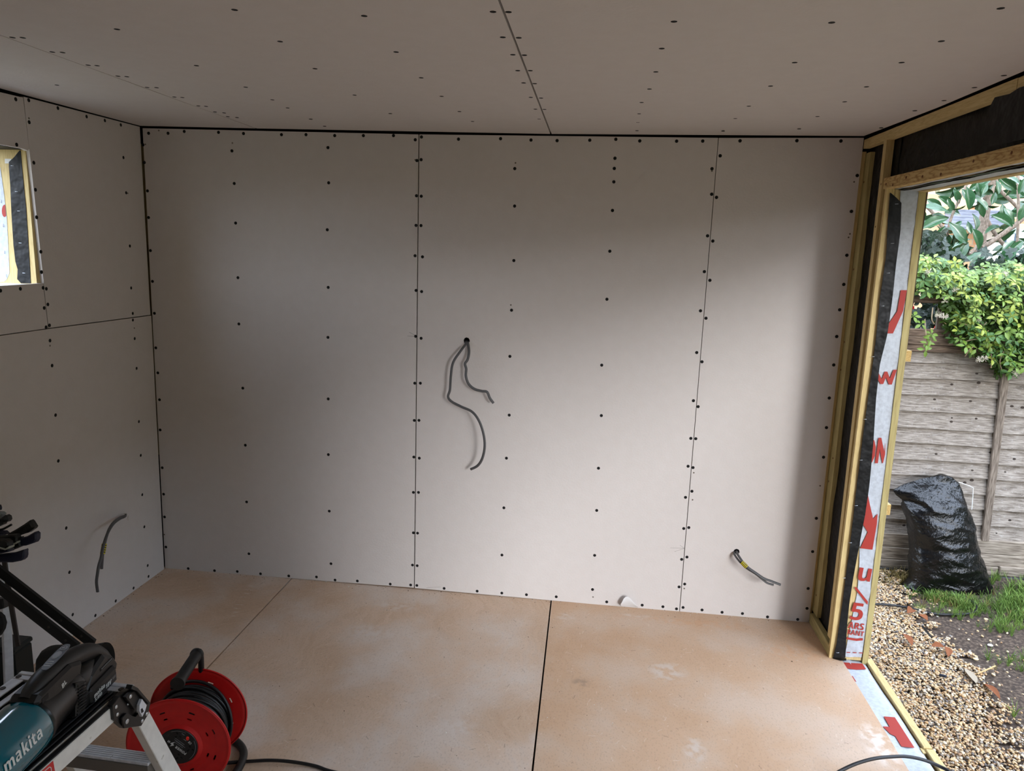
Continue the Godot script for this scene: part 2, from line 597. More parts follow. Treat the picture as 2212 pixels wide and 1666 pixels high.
func build_walls() -> void:
	var sm := screw_mesh(0.0068)
	var small := screw_mesh(0.0035)
	# ------------------------------------------------ back wall
	var wb := struct("wall_back", "grey plasterboarded back wall of three tall boards studded with black screws", "wall")
	var g := G.new()
	g.box(Vector3(-0.2, -0.25, -0.16), Vector3(3.10, 2.2, -0.045))
	obj("backing", g, M.void, wb)
	var ph1 := xy(wz(1008, 736, 0))
	var ph2 := xy(wz(1591, 1192, 0))
	var p1 := obj("plasterboard_panel", plate([xy(wz(308, 277, 0)), xy(wz(357, 1228.5, 0)), xy(wz(893.8, 1270, 0)), xy(wz(904, 290.5, 0))], -0.0125, 0.0), M.board, wb)
	var p2 := obj("plasterboard_panel", plate([xy(wz(906.3, 290.5, 0)), xy(wz(896.2, 1270.5, 0)), xy(wz(1467, 1322, 0)), xy(wz(1551.3, 298, 0))], -0.0125, 0.0012, Transform3D.IDENTITY, [[ph1, 0.0135]]), M.board, wb)
	var p3 := obj("plasterboard_panel", plate([xy(wz(1552.7, 298, 0)), xy(wz(1468.6, 1322.3, 0)), xy(wz(1747, 1346, 0)), xy(wz(1866, 298, 0))], -0.0125, 0.001, Transform3D.IDENTITY, [[ph2, 0.0125]]), M.board, wb)
	screws(p1, [321, 288, 363, 288, 398, 284, 472, 286, 526, 288.5, 608, 291, 661, 291, 723, 293, 785, 293, 850, 293, 897, 302, 309, 313, 312, 351, 318.6, 412.5, 321, 470, 325, 541.5, 329.4, 608, 333.6, 677, 336.6, 751.6,
		501, 326, 506, 396.5, 509, 482, 514, 600, 516, 700, 708.4, 319, 710, 395, 707, 496.5, 709, 621, 708.4, 729, 900.5, 347, 899.6, 423, 898.7, 487, 896.6, 552.6, 898.7, 627.6, 897.8, 726.7], "z", 0.0, sm, M.screw)
	screws(p1, [341, 805.7, 344.6, 863.8, 346, 929, 350.5, 1010.7, 353.5, 1067.8, 355.5, 1117, 358.4, 1182, 524.5, 838.7, 530, 962, 532.7, 1084.6, 537.7, 1196.5, 709, 862, 709.3, 982.3, 711.3, 1104.4, 715, 1218,
		896, 828, 895, 908.4, 894, 987.6, 893, 1064, 893, 1151.3, 891, 1221, 887, 1264, 406.6, 1228.5, 463.4, 1233, 512.6, 1234.8, 562.8, 1239.8, 623.8, 1244.4, 683.6, 1246.7, 723.8, 1253.3, 772, 1255.3, 843, 1262], "z", 0.0, sm, M.screw)
	screws(p2, [910.4, 296, 909.7, 345, 910, 424, 909.4, 487.4, 912.6, 555, 910.7, 630, 909.7, 731, 990.4, 300.7, 1081.3, 299.7, 1147, 302.6, 1203.4, 303.9, 1274, 302.9, 1330.3, 301, 1382, 304.5, 1461.6, 305, 1518, 304.8,
		1112, 364.3, 1111.6, 445.3, 1110, 563, 1105, 670.3, 1101.5, 770, 1328.4, 342, 1327, 364, 1326, 393, 1323, 454.8, 1317.3, 542.8, 1311, 646.6, 1538, 364.6, 1537.3, 419.7, 1528.4, 509.6, 1521.5, 587, 1513.2, 671.6, 1505, 761.8], "z", 0.0012, sm, M.screw)
	screws(p2, [908, 828, 905, 908.3, 905.8, 990, 904, 1064, 902, 1152, 901.2, 1222.3, 900.5, 1265, 1100, 897, 1094, 990, 1088.5, 1097.3, 1084.3, 1199.3, 1299.8, 789, 1299, 898, 1292.8, 1011.7, 1289, 1102.9, 1284.5, 1200, 1280, 1273.8,
		1497.9, 865.8, 1492.3, 947.3, 1486.4, 1007.5, 1480.8, 1074.7, 1477, 1142, 1472.5, 1208.7, 1466.9, 1268.2, 959.4, 1271.4, 1030.7, 1277.3, 1084, 1281.5, 1137.2, 1285, 1201.6, 1289.5, 1310.6, 1300.6, 1387.2, 1307.6, 1432, 1311, 1461.3, 1315.6], "z", 0.0012, sm, M.screw)
	screws(p3, [1598.6, 304.3, 1721.4, 304, 1816.5, 304.7, 1555.7, 336.7, 1547.7, 426.5, 1539.8, 520.9, 1533.5, 605.7, 1525, 687.6, 1516.4, 781.7, 1851.8, 379.3, 1839.2, 456.8, 1829.3, 551.6, 1822.7, 614.6, 1813.8, 669.4, 1807.5, 727.2, 1801, 788.6,
		1508, 878.7, 1503, 947.9, 1497, 1010.4, 1494.6, 1061.5, 1487.9, 1140, 1483.9, 1203.7, 1479, 1262, 1475.5, 1312.6, 1791.4, 860, 1785.3, 924, 1779, 987.9, 1763.5, 1120, 1755.4, 1191.9, 1745.7, 1271.6, 1743.3, 1314.6,
		1516.5, 1318, 1559.8, 1323, 1603.8, 1325.7, 1658, 1333, 1723.2, 1338.4], "z", 0.001, sm, M.screw)
	screws(p1, [502, 309, 314, 312, 343, 282, 897, 345.5, 355, 1155], "z", 0.0, small, M.old_hole, "screw_hole")
	screws(p2, [1113.5, 352, 1538, 369.5, 1103.5, 659, 1281, 1290], "z", 0.0012, small, M.old_hole, "screw_hole")
	screws(p3, [1845, 393, 1836, 505.4, 1833, 513, 1498.6, 1021.5, 1496, 1080, 1478, 1271.6, 1771.6, 1049.7], "z", 0.001, small, M.old_hole, "screw_hole")
	# pencil marks on the middle board: an arrow and two strokes
	for s in [[1448, 1184, 1478, 1185], [1478, 1185, 1469, 1178], [1478, 1185, 1457, 1192], [884, 718, 896, 724], [880, 726, 896, 727], [921, 1270, 952, 1268]]:
		g = G.new()
		g.tube([wz(s[0], s[1], 0.0011), wz(s[2], s[3], 0.0011)], 0.0006, 4)
		obj("pencil_mark", g, mat(Color(0.45, 0.43, 0.41), 0.9), wb)
	# timber showing in the gap beside the left wall
	g = G.new()
	var a := wz(303.5, 300, -0.03)
	var b := wz(340, 930, -0.03)
	g.hexa([Vector3(b.x - 0.01, 0.55, -0.045), Vector3(b.x + 0.06, 0.55, -0.045), Vector3(a.x + 0.06, 1.93, -0.045), Vector3(a.x - 0.01, 1.93, -0.045), Vector3(b.x - 0.01, 0.55, -0.022), Vector3(b.x + 0.06, 0.55, -0.022), Vector3(a.x + 0.06, 1.93, -0.022), Vector3(a.x - 0.01, 1.93, -0.022)])
	obj("corner_batten", g, M.treatedy, wb)
	# ------------------------------------------------ left wall with its window opening
	var wl := struct("wall_left", "grey plasterboarded left wall with a small window opening", "wall")
	var out := -0.19
	g = G.new()
	var y0 := 1.362
	var y1 := 1.818
	var z0 := 0.640
	var z1 := 1.30
	g.box(Vector3(out, -0.25, -0.16), Vector3(-0.045, 2.2, z0 - 0.03))
	g.box(Vector3(out, -0.25, z1 + 0.03), Vector3(-0.045, 2.2, 5.3))
	g.box(Vector3(out, -0.25, z0 - 0.03), Vector3(-0.045, y0 - 0.02, z1 + 0.03))
	g.box(Vector3(out, y1 + 0.02, z0 - 0.03), Vector3(-0.045, 2.2, z1 + 0.03))
	obj("backing", g, M.void, wl)
	var xl := Transform3D(Basis(Vector3(0, 0, -1), Vector3.UP, Vector3.RIGHT), Vector3.ZERO)   # local x = -z, y = y, z = x
	var q1 := obj("plasterboard_panel", plate([zy(wx(51.2, 209, 0)), zy(wx(105, 709, 0)), zy(wx(325, 680.3, 0)), zy(wx(302, 274, 0))], -0.0125, 0.0, xl), M.board, wl)
	var q2 := obj("plasterboard_panel", plate([zy(wx(49.8, 211.0, 0)), Vector2(-2.0, wx(49.8, 211.0, 0).y - 0.03), Vector2(-2.0, 1.2035), zy(wx(103.6, 709.3, 0)), zy(wx(93, 612, 0)), Vector2(-z1, y0), Vector2(-z1, y1 + 0.003), zy(wx(50, 321, 0)), zy(wx(60, 326, 0)), zy(wx(62.8, 321, 0))], -0.0125, 0.0, xl), M.board, wl)
	var q3 := obj("plasterboard_panel", plate([zy(wx(326.4, 682, 0)), zy(wx(104.5, 711, 0)), Vector2(-2.4, 1.1995), Vector2(-2.4, 0.004), zy(wx(354, 1229.5, 0))], -0.0125, 0.0012, xl, [[zy(wx(271, 1114, 0)), 0.009]]), M.board, wl)
	obj("plasterboard_panel", plate([Vector2(-2.003, 1.2035), Vector2(-2.003, 1.992), Vector2(-5.2, 1.992), Vector2(-5.2, 1.2035)], -0.0125, 0.0, xl), M.board, wl)
	obj("plasterboard_panel", plate([Vector2(-2.403, 0.004), Vector2(-2.403, 1.1995), Vector2(-5.2, 1.1995), Vector2(-5.2, 0.004)], -0.0125, 0.0, xl), M.board, wl)
	screws(q1, [62, 216.5, 125, 233.6, 187, 252, 226.5, 260.4, 261, 270, 63, 264, 73, 351.6, 76.6, 410, 79.3, 469.5, 88.4, 544, 89.8, 587.9, 100, 624, 103.4, 657.8, 107, 703, 266.6, 340.4, 272.5, 416.6, 280.5, 531.5, 283.3, 622.3, 286.8, 677.3], "x", 0.0, sm, M.screw)
	screws(q2, [34, 214.5, 36, 312.6, 93, 622, 95.4, 665.5, 99.5, 707, 44, 624, 1, 628], "x", 0.0, sm, M.screw)
	screws(q3, [287, 691.6, 291, 731.6, 108, 736, 112.5, 790, 295, 796, 120, 897, 300, 911, 126, 996, 304, 984, 143, 1141, 307.3, 1069, 311.8, 1138.4, 150, 1236.5, 319, 1222, 320.8, 1245.5, 288.5, 1270.7, 250, 1298.5, 206, 1330, 157, 1328, 110, 1399], "x", 0.0012, sm, M.screw)
	screws(q1, [62.5, 255.5, 276, 417.5], "x", 0.0, small, M.old_hole, "screw_hole")
	screws(q3, [290, 709, 108, 747], "x", 0.0012, small, M.old_hole, "screw_hole")
	# ------------------------------------------------ the window opening's lining, no window fitted yet
	var wn := struct("window_1", "small unglazed window opening in the left wall lined with timber and stapled membrane", "window")
	g = G.new()   # right-hand reveal: batten, then the framing behind it
	g.box(Vector3(-0.024, y0, z0 - 0.028), Vector3(-0.0125, y1, z0 + 0.001))
	obj("batten", g, M.piney, wn)
	g = G.new()
	g.box(Vector3(out, y0 - 0.02, z0 - 0.03), Vector3(-0.024, y1 + 0.02, z0 - 0.004))
	obj("reveal_board", g, M.piney, wn)
	g = G.new()
	g.box(Vector3(out, y0 - 0.02, z1), Vector3(-0.0125, y1 + 0.02, z1 + 0.03))
	obj("reveal_board", g, M.piney, wn)
	g = G.new()
	g.box(Vector3(out - 0.02, y0 - 0.02, z0 - 0.03), Vector3(-0.0125, y0 - 0.001, z1 + 0.03))
	obj("sill_board", g, mat(Color(0.85, 0.85, 0.84), 0.6), wn)
	g = G.new()
	g.box(Vector3(out, y1 + 0.001, z0 - 0.03), Vector3(-0.0125, y1 + 0.02, z1 + 0.03))
	obj("head_board", g, M.black_sheet, wn)
	var zf := z0 - 0.002
	var fl := PackedVector2Array()
	for s in [[42, 325], [30, 340], [19, 350], [19, 360], [22, 400], [25, 470], [29, 530], [33, 565], [38, 582], [37, 603], [45, 612], [66, 612.5], [63, 560], [56, 450], [48, 370], [44, 325]]:
		fl.push_back(xy(wz(s[0], s[1], zf)))
	g = G.new()
	g.prism(fl, zf - 0.003, zf)
	var flap := obj("membrane_flap", g, M.black_sheet, wn)
	say(flap, "black plastic membrane flap stapled into the reveal")
	fl = PackedVector2Array()
	for s in [[-60, 330], [0, 362], [7, 410], [14, 470], [18, 540], [20, 590], [14, 604], [9, 608], [-60, 620]]:
		fl.push_back(xy(wz(s[0], s[1], zf)))
	g = G.new()
	g.prism(fl, zf - 0.003, zf - 0.001)
	say(obj("breather_membrane", g, M.grey_sheet, wn), "grey breather membrane edge")
	g = G.new()
	fl = PackedVector2Array()
	for k in 14:
		var an := TAU * k / 14
		fl.push_back(xy(wz(9.5 + 6.0 * cos(an) - 0.15 * sin(an), 455.5 + 13.5 * sin(an), zf)))
	fl = Geometry2D.intersect_polygons(fl, PackedVector2Array([xy(wz(-40, 400, zf)), xy(wz(6, 400, zf)), xy(wz(13.4, 470, zf)), xy(wz(14, 500, zf)), xy(wz(-40, 500, zf))]))[0]
	g.prism(fl, zf - 0.001, zf - 0.0005)
	say(obj("print", g, M.red_print, wn), "red printed spot on the membrane")
	g = G.new()
	g.prism(PackedVector2Array([xy(wz(10, 343, zf)), xy(wz(10, 353, zf)), xy(wz(24, 353, zf)), xy(wz(24, 343, zf))]), zf - 0.0018, zf - 0.0008)
	say(obj("sticker", g, mat(Color(0.85, 0.85, 0.83), 0.6), wn), "blank white sticker")
	for s in [[27, 358, 0], [36, 414, 0], [41, 456, 0], [44, 525, 0], [52, 590, 0]]:
		staple(wz(s[0], s[1], zf), Vector3.RIGHT, Vector3.BACK, 0.010, wn)
	for s in [[2.5, 435], [7, 487], [10, 545], [14, 596]]:
		staple(wz(s[0], s[1], zf), Vector3.UP, Vector3.BACK, 0.010, wn)
	# ------------------------------------------------ front wall behind the camera
	var wf := struct("wall_front", "plain boarded front wall behind the viewer", "wall")
	g = G.new()
	g.box(Vector3(-0.2, -0.25, 5.2), Vector3(3.12, 2.2, 5.34))
	obj("plasterboard_panel", g, M.board, wf)
	# ------------------------------------------------ ceiling
	var ce := struct("ceiling", "plasterboard ceiling of large boards with dark screw heads", "ceiling")
	g = G.new()
	g.box(Vector3(-0.2, 2.045, -0.16), Vector3(3.3, 2.2, 5.34))
	obj("roof_deck", g, M.void, ce)
	var lines := [[wz(303, 272, 0), Vector3(-0.005, H, 5.2)], [wz(552, 277.5, 0), Vector3(0.54, H, 5.2)], [wz(555, 277.6, 0), Vector3(0.5425, H, 5.2)], [wz(1188.5, 289.5, 0), Vector3(1.7400, H, 5.2)], [wz(1191.5, 289.5, 0), Vector3(1.7432, H, 5.2)], [wz(1866, 294, 0), Vector3(2.936, H, 5.2)]]
	var cps := []
	for k in [0, 2, 4]:
		var bl: Vector3 = lines[k][0]
		var br: Vector3 = lines[k + 1][0]
		var fr: Vector3 = lines[k + 1][1]
		var fll: Vector3 = lines[k][1]
		# the boards are flat to within a few millimetres: out to where the camera stands at H
		var t := Vector3.UP * 0.0125
		g = G.new()
		var mr := br.lerp(fr, 0.12)
		var ml := bl.lerp(fll, 0.12)
		mr.y = H
		ml.y = H
		g.hexa([mr, ml, ml + t, mr + t, br, bl, bl + t, br + t])
		g.hexa([fr, fll, fll + t, fr + t, mr, ml, ml + t, mr + t])
		cps.push_back(obj("plasterboard_panel", g, M.ceiling_board, ce))
	var sc := []
	var s7 := [53, 160, 97, 161, 223, 222, 267, 224, 376, 278, 414, 280, 503, 325, 541, 327, 628, 373, 668, 374, 744, 414, 778, 416, 846, 452, 879, 454, 917, 478, 956, 482, 972, 498, 1011, 502, 499, 125, 1001, 42, 838, 280, 1195, 177, 1554, 68, 1690, 222, 1797, 332, 1344, 293, 1048, 372, 1162, 426, 1227, 461, 1326, 509, 1385, 539, 1513, 406, 1884, 411, 1960, 476, 2016, 518, 243, 363, 1665, 485]
	for k in s7.size():
		sc.push_back(s7[k] * 0.50633)
	screws(cps[1], sc.slice(0), "y", H, sm, M.screw)
	sc = []
	var s8 := [47, 48, 87, 152, 128, 223, 148, 288, 172, 338, 201, 397, 220, 445, 235, 485, 251, 516, 266, 539]
	for k in s8.size():
		sc.push_back(s8[k] * 0.52984 + (1040.0 if k % 2 == 0 else 0.0))
	screws(cps[1], sc, "y", H, sm, M.screw)
	sc = []
	s8 = [110, 49, 152, 154, 175, 225, 199, 288, 217, 341, 243, 400, 257, 446, 281, 516, 290, 539, 785, 88, 735, 198, 711, 293, 685, 363, 653, 418, 643, 464, 638, 499, 634, 533, 1428, 92, 1277, 255, 1179, 351, 1090, 433, 1035, 483, 985, 535, 1875, 168, 1713, 255, 1570, 354, 1481, 415, 1370, 475, 1295, 526, 2117, 34, 2130, 308, 1886, 410, 1630, 522, 1767, 452, 2010, 357]
	for k in s8.size():
		sc.push_back(s8[k] * 0.52984 + (1040.0 if k % 2 == 0 else 0.0))
	screws(cps[2], sc, "y", H, sm, M.screw)
	# ------------------------------------------------ floor
	var fo := struct("floor", "dusty orange plywood floor of three wide sheets", "floor")
	g = G.new()
	g.box(Vector3(-0.2, -0.25, -0.16), Vector3(3.075, -0.022, 5.34))
	obj("subfloor", g, M.void, fo)
	var f1 := wy(629, 1251, 0)
	var f2 := wy(450, 1441, 0)
	var s1 := (f2.x - f1.x) / (f2.z - f1.z)
	var fx := func_line(f1, s1)
	var e1 := wy(1190.5, 1298, 0)
	var e2 := wy(1150, 1666, 0)
	var s2 := (e2.x - e1.x) / (e2.z - e1.z)
	var fx2 := func_line(e1, s2)
	for k in 3:
		var xa := -0.012 if k == 0 else (fx.x + 0.003 if k == 1 else fx2.x + 0.003)
		var xb := -0.012 if k == 0 else (fx.y + 0.003 if k == 1 else fx2.y + 0.003)
		var xc := fx.x - 0.003 if k == 0 else (fx2.x - 0.003 if k == 1 else 2.990)
		var xd := fx.y - 0.003 if k == 0 else (fx2.y - 0.003 if k == 1 else 2.998)
		g = G.new()
		g.prism(PackedVector2Array([Vector2(xa, 0.012), Vector2(xc, 0.012), Vector2(xd, -5.2), Vector2(xb, -5.2)]), -0.02, 0.0, Transform3D(Basis(Vector3.RIGHT, Vector3(0, 0, -1), Vector3.UP), Vector3.ZERO))
		obj("plywood_sheet", g, M.floor, fo)

func func_line(p: Vector3, slope: float) -> Vector2:   # x where the line on the floor meets z = 0 and z = 5.2
	return Vector2(p.x - slope * p.z, p.x + slope * (5.2 - p.z))

func staple(at: Vector3, along: Vector3, out: Vector3, size: float, parent: Node) -> void:
	var g := G.new()
	var h := along * size / 2
	g.tube([at - h - out * 0.002, at - h + out * 0.001, at + h + out * 0.001, at + h - out * 0.002], 0.0008, 5)
	obj("staple", g, M.staple, parent)

func poly_wz(px: Array, z: float) -> PackedVector2Array:
	var o := PackedVector2Array()
	for i in range(0, px.size(), 2):
		o.push_back(xy(wz(px[i], px[i + 1], z)))
	return o

func build_open_side() -> void:
	var wr := struct("wall_right", "unfinished timber framed right wall with black membrane round the wide opening", "wall")
	var g := G.new()
	var zr := 0.287       # the face of the reveal
	var zend := 3.6       # the far end of the opening, behind the camera
	var xo := 3.085       # outside of the frame
	# frame behind the membrane
	g.box(Vector3(2.985, -0.25, -0.16), Vector3(xo, 2.2, zr - 0.012))
	g.box(Vector3(2.985, -0.25, zend + 0.02), Vector3(xo, 2.2, 5.34))
	g.box(Vector3(2.985, 1.815, zr - 0.012), Vector3(xo, 2.2, zend + 0.02))
	obj("backing", g, M.outer, wr)
	# black membrane over the studs, gently buckled
	g = G.new()
	var pts := []
	var nz := noise(2.2, 91, FastNoiseLite.TYPE_SIMPLEX_SMOOTH, 3)
	for r in 41:
		for k in 10:
			var y := 2.03 * r / 40.0
			var z := -0.10 + (zr + 0.098) * k / 9.0
			pts.push_back(Vector3(2.972 + nz.get_noise_2d(z * 3.0, y) * 0.006, y, z))
	g.grid(pts, 10, 41, false)
	obj("membrane_sheet", g, M.black_sheet, wr)
	g = G.new()
	pts = []
	for r in 7:
		for k in 60:
			var y := 1.80 + 0.24 * r / 6.0
			var z := 0.22 + (zend - 0.22) * k / 59.0
			pts.push_back(Vector3(2.974 + nz.get_noise_2d(z * 2.0 + 9.0, y * 2.0) * 0.006, y, z))
	g.grid(pts, 60, 7, false)
	obj("membrane_sheet", g, M.black_sheet, wr)
	# the edge of the back wall's last stud, then the first batten in the corner
	g = G.new()
	g.hexa([wz(1735, 1333, -0.0125) + Vector3(0, -0.02, -0.025), wz(1753, 1330, -0.0125) + Vector3(0, -0.02, -0.025), wz(1872, 329, -0.0125) + Vector3(0, 0.002, -0.025), wz(1855, 329, -0.0125) + Vector3(0, 0.002, -0.025), wz(1735, 1333, -0.0125) + Vector3(0, -0.02, 0), wz(1753, 1330, -0.0125) + Vector3(0, -0.02, 0), wz(1872, 329, -0.0125) + Vector3(0, 0.002, 0), wz(1855, 329, -0.0125) + Vector3(0, 0.002, 0)])
	obj("corner_stud", g, M.piney, wr)
	g = G.new()
	var t0 := wx(1870.5, 329, 2.956)
	var t1 := wx(1881, 329, 2.956)
	var b0 := wx(1752.5, 1330, 2.956)
	var b1 := wx(1765, 1331, 2.956)
	var dx := Vector3(0.024, 0, 0)
	b0.y = 0.052
	b1.y = 0.052
	t0.y = 1.945
	t1.y = 1.945
	g.hexa([b1, b0, b0 + dx, b1 + dx, t1, t0, t0 + dx, t1 + dx])
	var bat := obj("batten", g, M.treatedy, wr)
	screws(bat, [1866, 393.5, 1844, 582, 1816.5, 799, 1790, 1040, 1763, 1286], "right", 2.9558, screw_mesh(0.0042), M.knot)
	# second batten
	g = G.new()
	t0 = wx(1909.8, 302, 2.942)
	t1 = wx(1916, 302, 2.942)
	b0 = wx(1787, 1375, 2.942)
	b1 = wx(1792, 1378, 2.942)
	dx = Vector3(0.026, 0, 0)
	t0.y = 1.962
	t1.y = 1.962
	b1.y = 0.074
	b0.y = 0.074
	g.hexa([b1, b0, b0 + dx, b1 + dx, t1, t0, t0 + dx, t1 + dx])
	var bat2 := obj("batten", g, M.piney, wr)
	screws(bat2, [1903, 398, 1824, 739, 1799, 990, 1891, 490], "right", 2.9418, screw_mesh(0.0035), M.knot)
	# sole plate on the floor
	g = G.new()
	g.box(Vector3(2.944, 0.001, 0.004), Vector3(2.968, 0.046, 0.276), 0.002)
	obj("sole_plate", g, M.treatedz, wr)
	g = G.new()
	g.box(Vector3(2.945, 0.002, 0.2755), Vector3(2.967, 0.045, 0.277), 0.0005)
	obj("end_grain", g, M.endgrain, wr)
	# top plate in two lengths, the joint with a lower second piece
	g = G.new()
	for s in [[0.0, 1.041, 1.962, 1.994, 1.957, 1.989]]:
		g.hexa([Vector3(2.942, s[2], s[0]), Vector3(2.966, s[2], s[0]), Vector3(2.966, s[3], s[0]), Vector3(2.942, s[3], s[0]), Vector3(2.942, s[4], s[1]), Vector3(2.966, s[4], s[1]), Vector3(2.966, s[5], s[1]), Vector3(2.942, s[5], s[1])])
	obj("top_plate", g, M.pinez, wr)
	g = G.new()
	g.hexa([Vector3(2.942, 1.953, 1.044), Vector3(2.966, 1.953, 1.044), Vector3(2.966, 1.988, 1.044), Vector3(2.942, 1.988, 1.044), Vector3(2.942, 1.945, zend), Vector3(2.966, 1.945, zend), Vector3(2.966, 1.985, zend), Vector3(2.942, 1.985, zend)])
	obj("top_plate", g, M.pinez, wr)
	# the black fold of membrane lapped over the top plate near the picture's edge
	g = G.new()
	g.prism(PackedVector2Array([Vector2(-0.93, 1.94), Vector2(-0.95, 1.9615), Vector2(-1.02, 1.956), Vector2(-1.06, 1.962), Vector2(-1.3, 1.952), Vector2(-1.3, 1.83), Vector2(-0.955, 1.84)]), 2.9385, 2.941, Transform3D(Basis(Vector3(0, 0, -1), Vector3.UP, Vector3.RIGHT), Vector3.ZERO))
	obj("membrane_flap", g, M.black_sheet, wr)
	# header: batten lengths along the top of the opening
	var joints := [0.251, 0.392, 0.805, 1.6, 2.6, zend]
	for i in joints.size() - 1:
		g = G.new()
		g.box(Vector3(2.942 + 0.0006 * (i % 2), 1.790 - 0.0006 * i, joints[i] + 0.0006), Vector3(2.968, 1.829 - 0.0006 * i, joints[i + 1] - 0.0006), 0.0012)
		var hd := obj("header_batten", g, M.figured, wr)
		if i < 3:
			for k in 2 + i:
				var kz := lerpf(joints[i], joints[i + 1], (k + 0.4) / (2.3 + i))
				g = G.new()
				g.ball(Vector3(2.942, 1.806 + 0.008 * sin(k * 5.0 + i), kz), Vector3(0.0008, 0.0045, 0.0055), 9, 5)
				obj("knot", g, M.knot, hd)
	# the reveal: board behind, black flap, grey membrane, outer timber
	g = G.new()
	g.box(Vector3(2.944, 0.0, zr - 0.02), Vector3(xo - 0.02, 1.79, zr - 0.004))
	obj("reveal_board", g, M.piney, wr)
	g = G.new()
	var jp := poly_wz([1985, 411, 2001, 410, 1873, 1438, 1861, 1438], zr)
	g.prism(jp, zr - 0.03, zr + 0.004)
	obj("outer_jamb", g, M.treatedy, wr)
	# grey membrane, wrinkled: a grid between its two edges
	var la := [[1945, 412], [1943, 470], [1938, 520], [1932, 600], [1926, 660], [1917, 720], [1894, 790], [1886, 860], [1880, 950], [1875, 1020], [1868, 1080], [1862, 1120], [1857, 1180], [1856, 1220], [1852, 1280], [1844, 1320], [1836, 1360], [1829, 1395], [1825, 1419]]
	var lb := [[1986, 412], [1984, 470], [1979, 520], [1970, 600], [1962, 660], [1955, 720], [1945, 790], [1936, 860], [1924, 950], [1914, 1020], [1906, 1080], [1901, 1120], [1893, 1180], [1888, 1220], [1881, 1280], [1876, 1320], [1870, 1360], [1865, 1395], [1861, 1420]]
	var nw := noise(11.0, 95, FastNoiseLite.TYPE_SIMPLEX_SMOOTH, 3)
	var rows := 90
	pts = []
	for r in rows:
		var f := float(r) / (rows - 1) * (la.size() - 1)
		var i := mini(int(f), la.size() - 2)
		var l0 := wz(lerpf(la[i][0], la[i + 1][0], f - i), lerpf(la[i][1], la[i + 1][1], f - i), zr)
		var l1 := wz(lerpf(lb[i][0], lb[i + 1][0], f - i), lerpf(lb[i][1], lb[i + 1][1], f - i), zr)
		for k in 9:
			var p := l0.lerp(l1, k / 8.0)
			p.z += absf(nw.get_noise_2d(p.x * 0.7, p.y)) * 0.006 - 0.001
			pts.push_back(p)
	g = G.new()
	g.grid(pts, 9, rows, true)
	var back := []
	for p in pts:
		back.push_back(p - Vector3(0, 0, 0.0012))
	g.grid(back, 9, rows, false)
	var gmem := obj("breather_membrane", g, M.grey_sheet, wr)
	say(gmem, "grey breather membrane with red print")
	# black flap stapled over its edge
	var fa := [[1921, 417], [1918, 470], [1912, 560], [1900, 640], [1892, 720], [1884, 790], [1874, 860], [1862, 950], [1852, 1030], [1843, 1110], [1832, 1200], [1823, 1270], [1815, 1330], [1806, 1390], [1799, 1418]]
	var fb := [[1923, 417], [1946, 437], [1944, 500], [1936, 560], [1927, 640], [1916, 720], [1899, 790], [1891.5, 860], [1885, 960], [1877, 1050], [1868, 1110], [1849, 1210], [1842, 1250], [1834, 1300], [1829, 1350], [1825, 1422]]
	pts = []
	var nb := noise(6.0, 96, FastNoiseLite.TYPE_SIMPLEX_SMOOTH, 3)
	rows = 80
	for r in rows:
		var v := float(r) / (rows - 1)
		var y := lerpf(417, 1420, v * v * 0.15 + v * 0.85)
		var l0 := wz(along(fa, y), y, zr)
		var l1 := wz(along(fb, y), y, zr)
		for k in 8:
			var p := l0.lerp(l1, k / 7.0)
			p.z += 0.0052 + nb.get_noise_2d(p.x * 1.5, p.y) * 0.004 * (1.0 if k < 7 else 0.5)
			pts.push_back(p)
	g = G.new()
	g.grid(pts, 8, rows, true)
	back = []
	for p in pts:
		back.push_back(p - Vector3(0, 0, 0.001))
	g.grid(back, 8, rows, false)
	var bf := obj("membrane_flap", g, M.black_sheet, wr)
	say(bf, "black membrane flap stapled over the reveal edge")
	for s in [[1935, 441], [1926, 526], [1917, 590], [1905, 661], [1884, 770], [1867, 905], [1858, 993], [1848, 1091], [1835, 1171], [1822, 1247], [1808, 1408]]:
		staple(wz(s[0], s[1], zr) + Vector3(0, 0, 0.0075), Vector3(1, 0.1, 0), Vector3.BACK, 0.010, bf)
	for s in [[1964, 423], [1963, 493]]:
		staple(wz(s[0], s[1], zr) + Vector3(0, 0, 0.006), Vector3(1, -0.1, 0), Vector3.BACK, 0.009, gmem)
	# bottom: the end of the black sheet folded onto the floor
	g = G.new()
	g.prism(PackedVector2Array([xz(wy(1797, 1420, 0)), xz(wy(1826, 1418, 0)), xz(wy(1828, 1428, 0)), xz(wy(1815, 1428, 0)), xz(wy(1800, 1424, 0))]), -0.0045, -0.001, Transform3D(Basis(Vector3.RIGHT, Vector3.BACK, Vector3.DOWN), Vector3.ZERO))
	obj("membrane_flap", g, M.black_sheet, wr)
	g = G.new()
	g.prism(PackedVector2Array([xz(wy(1824, 1419.5, 0)), xz(wy(1861, 1422, 0)), xz(wy(1858, 1425.5, 0)), xz(wy(1826, 1424, 0))]), -0.004, 0.002, Transform3D(Basis(Vector3.RIGHT, Vector3.BACK, Vector3.DOWN), Vector3.ZERO))
	obj("board_edge", g, M.endgrain, wr)
	print_on_reveal(gmem, zr)
	# head of the opening seen from below
	var head := [[2.969, 2.984, 1.789, M.grey_sheet], [2.984, 3.002, 1.786, M.black_sheet], [3.002, 3.046, 1.784, M.grey_sheet], [3.046, 3.074, 1.781, M.pinez]]
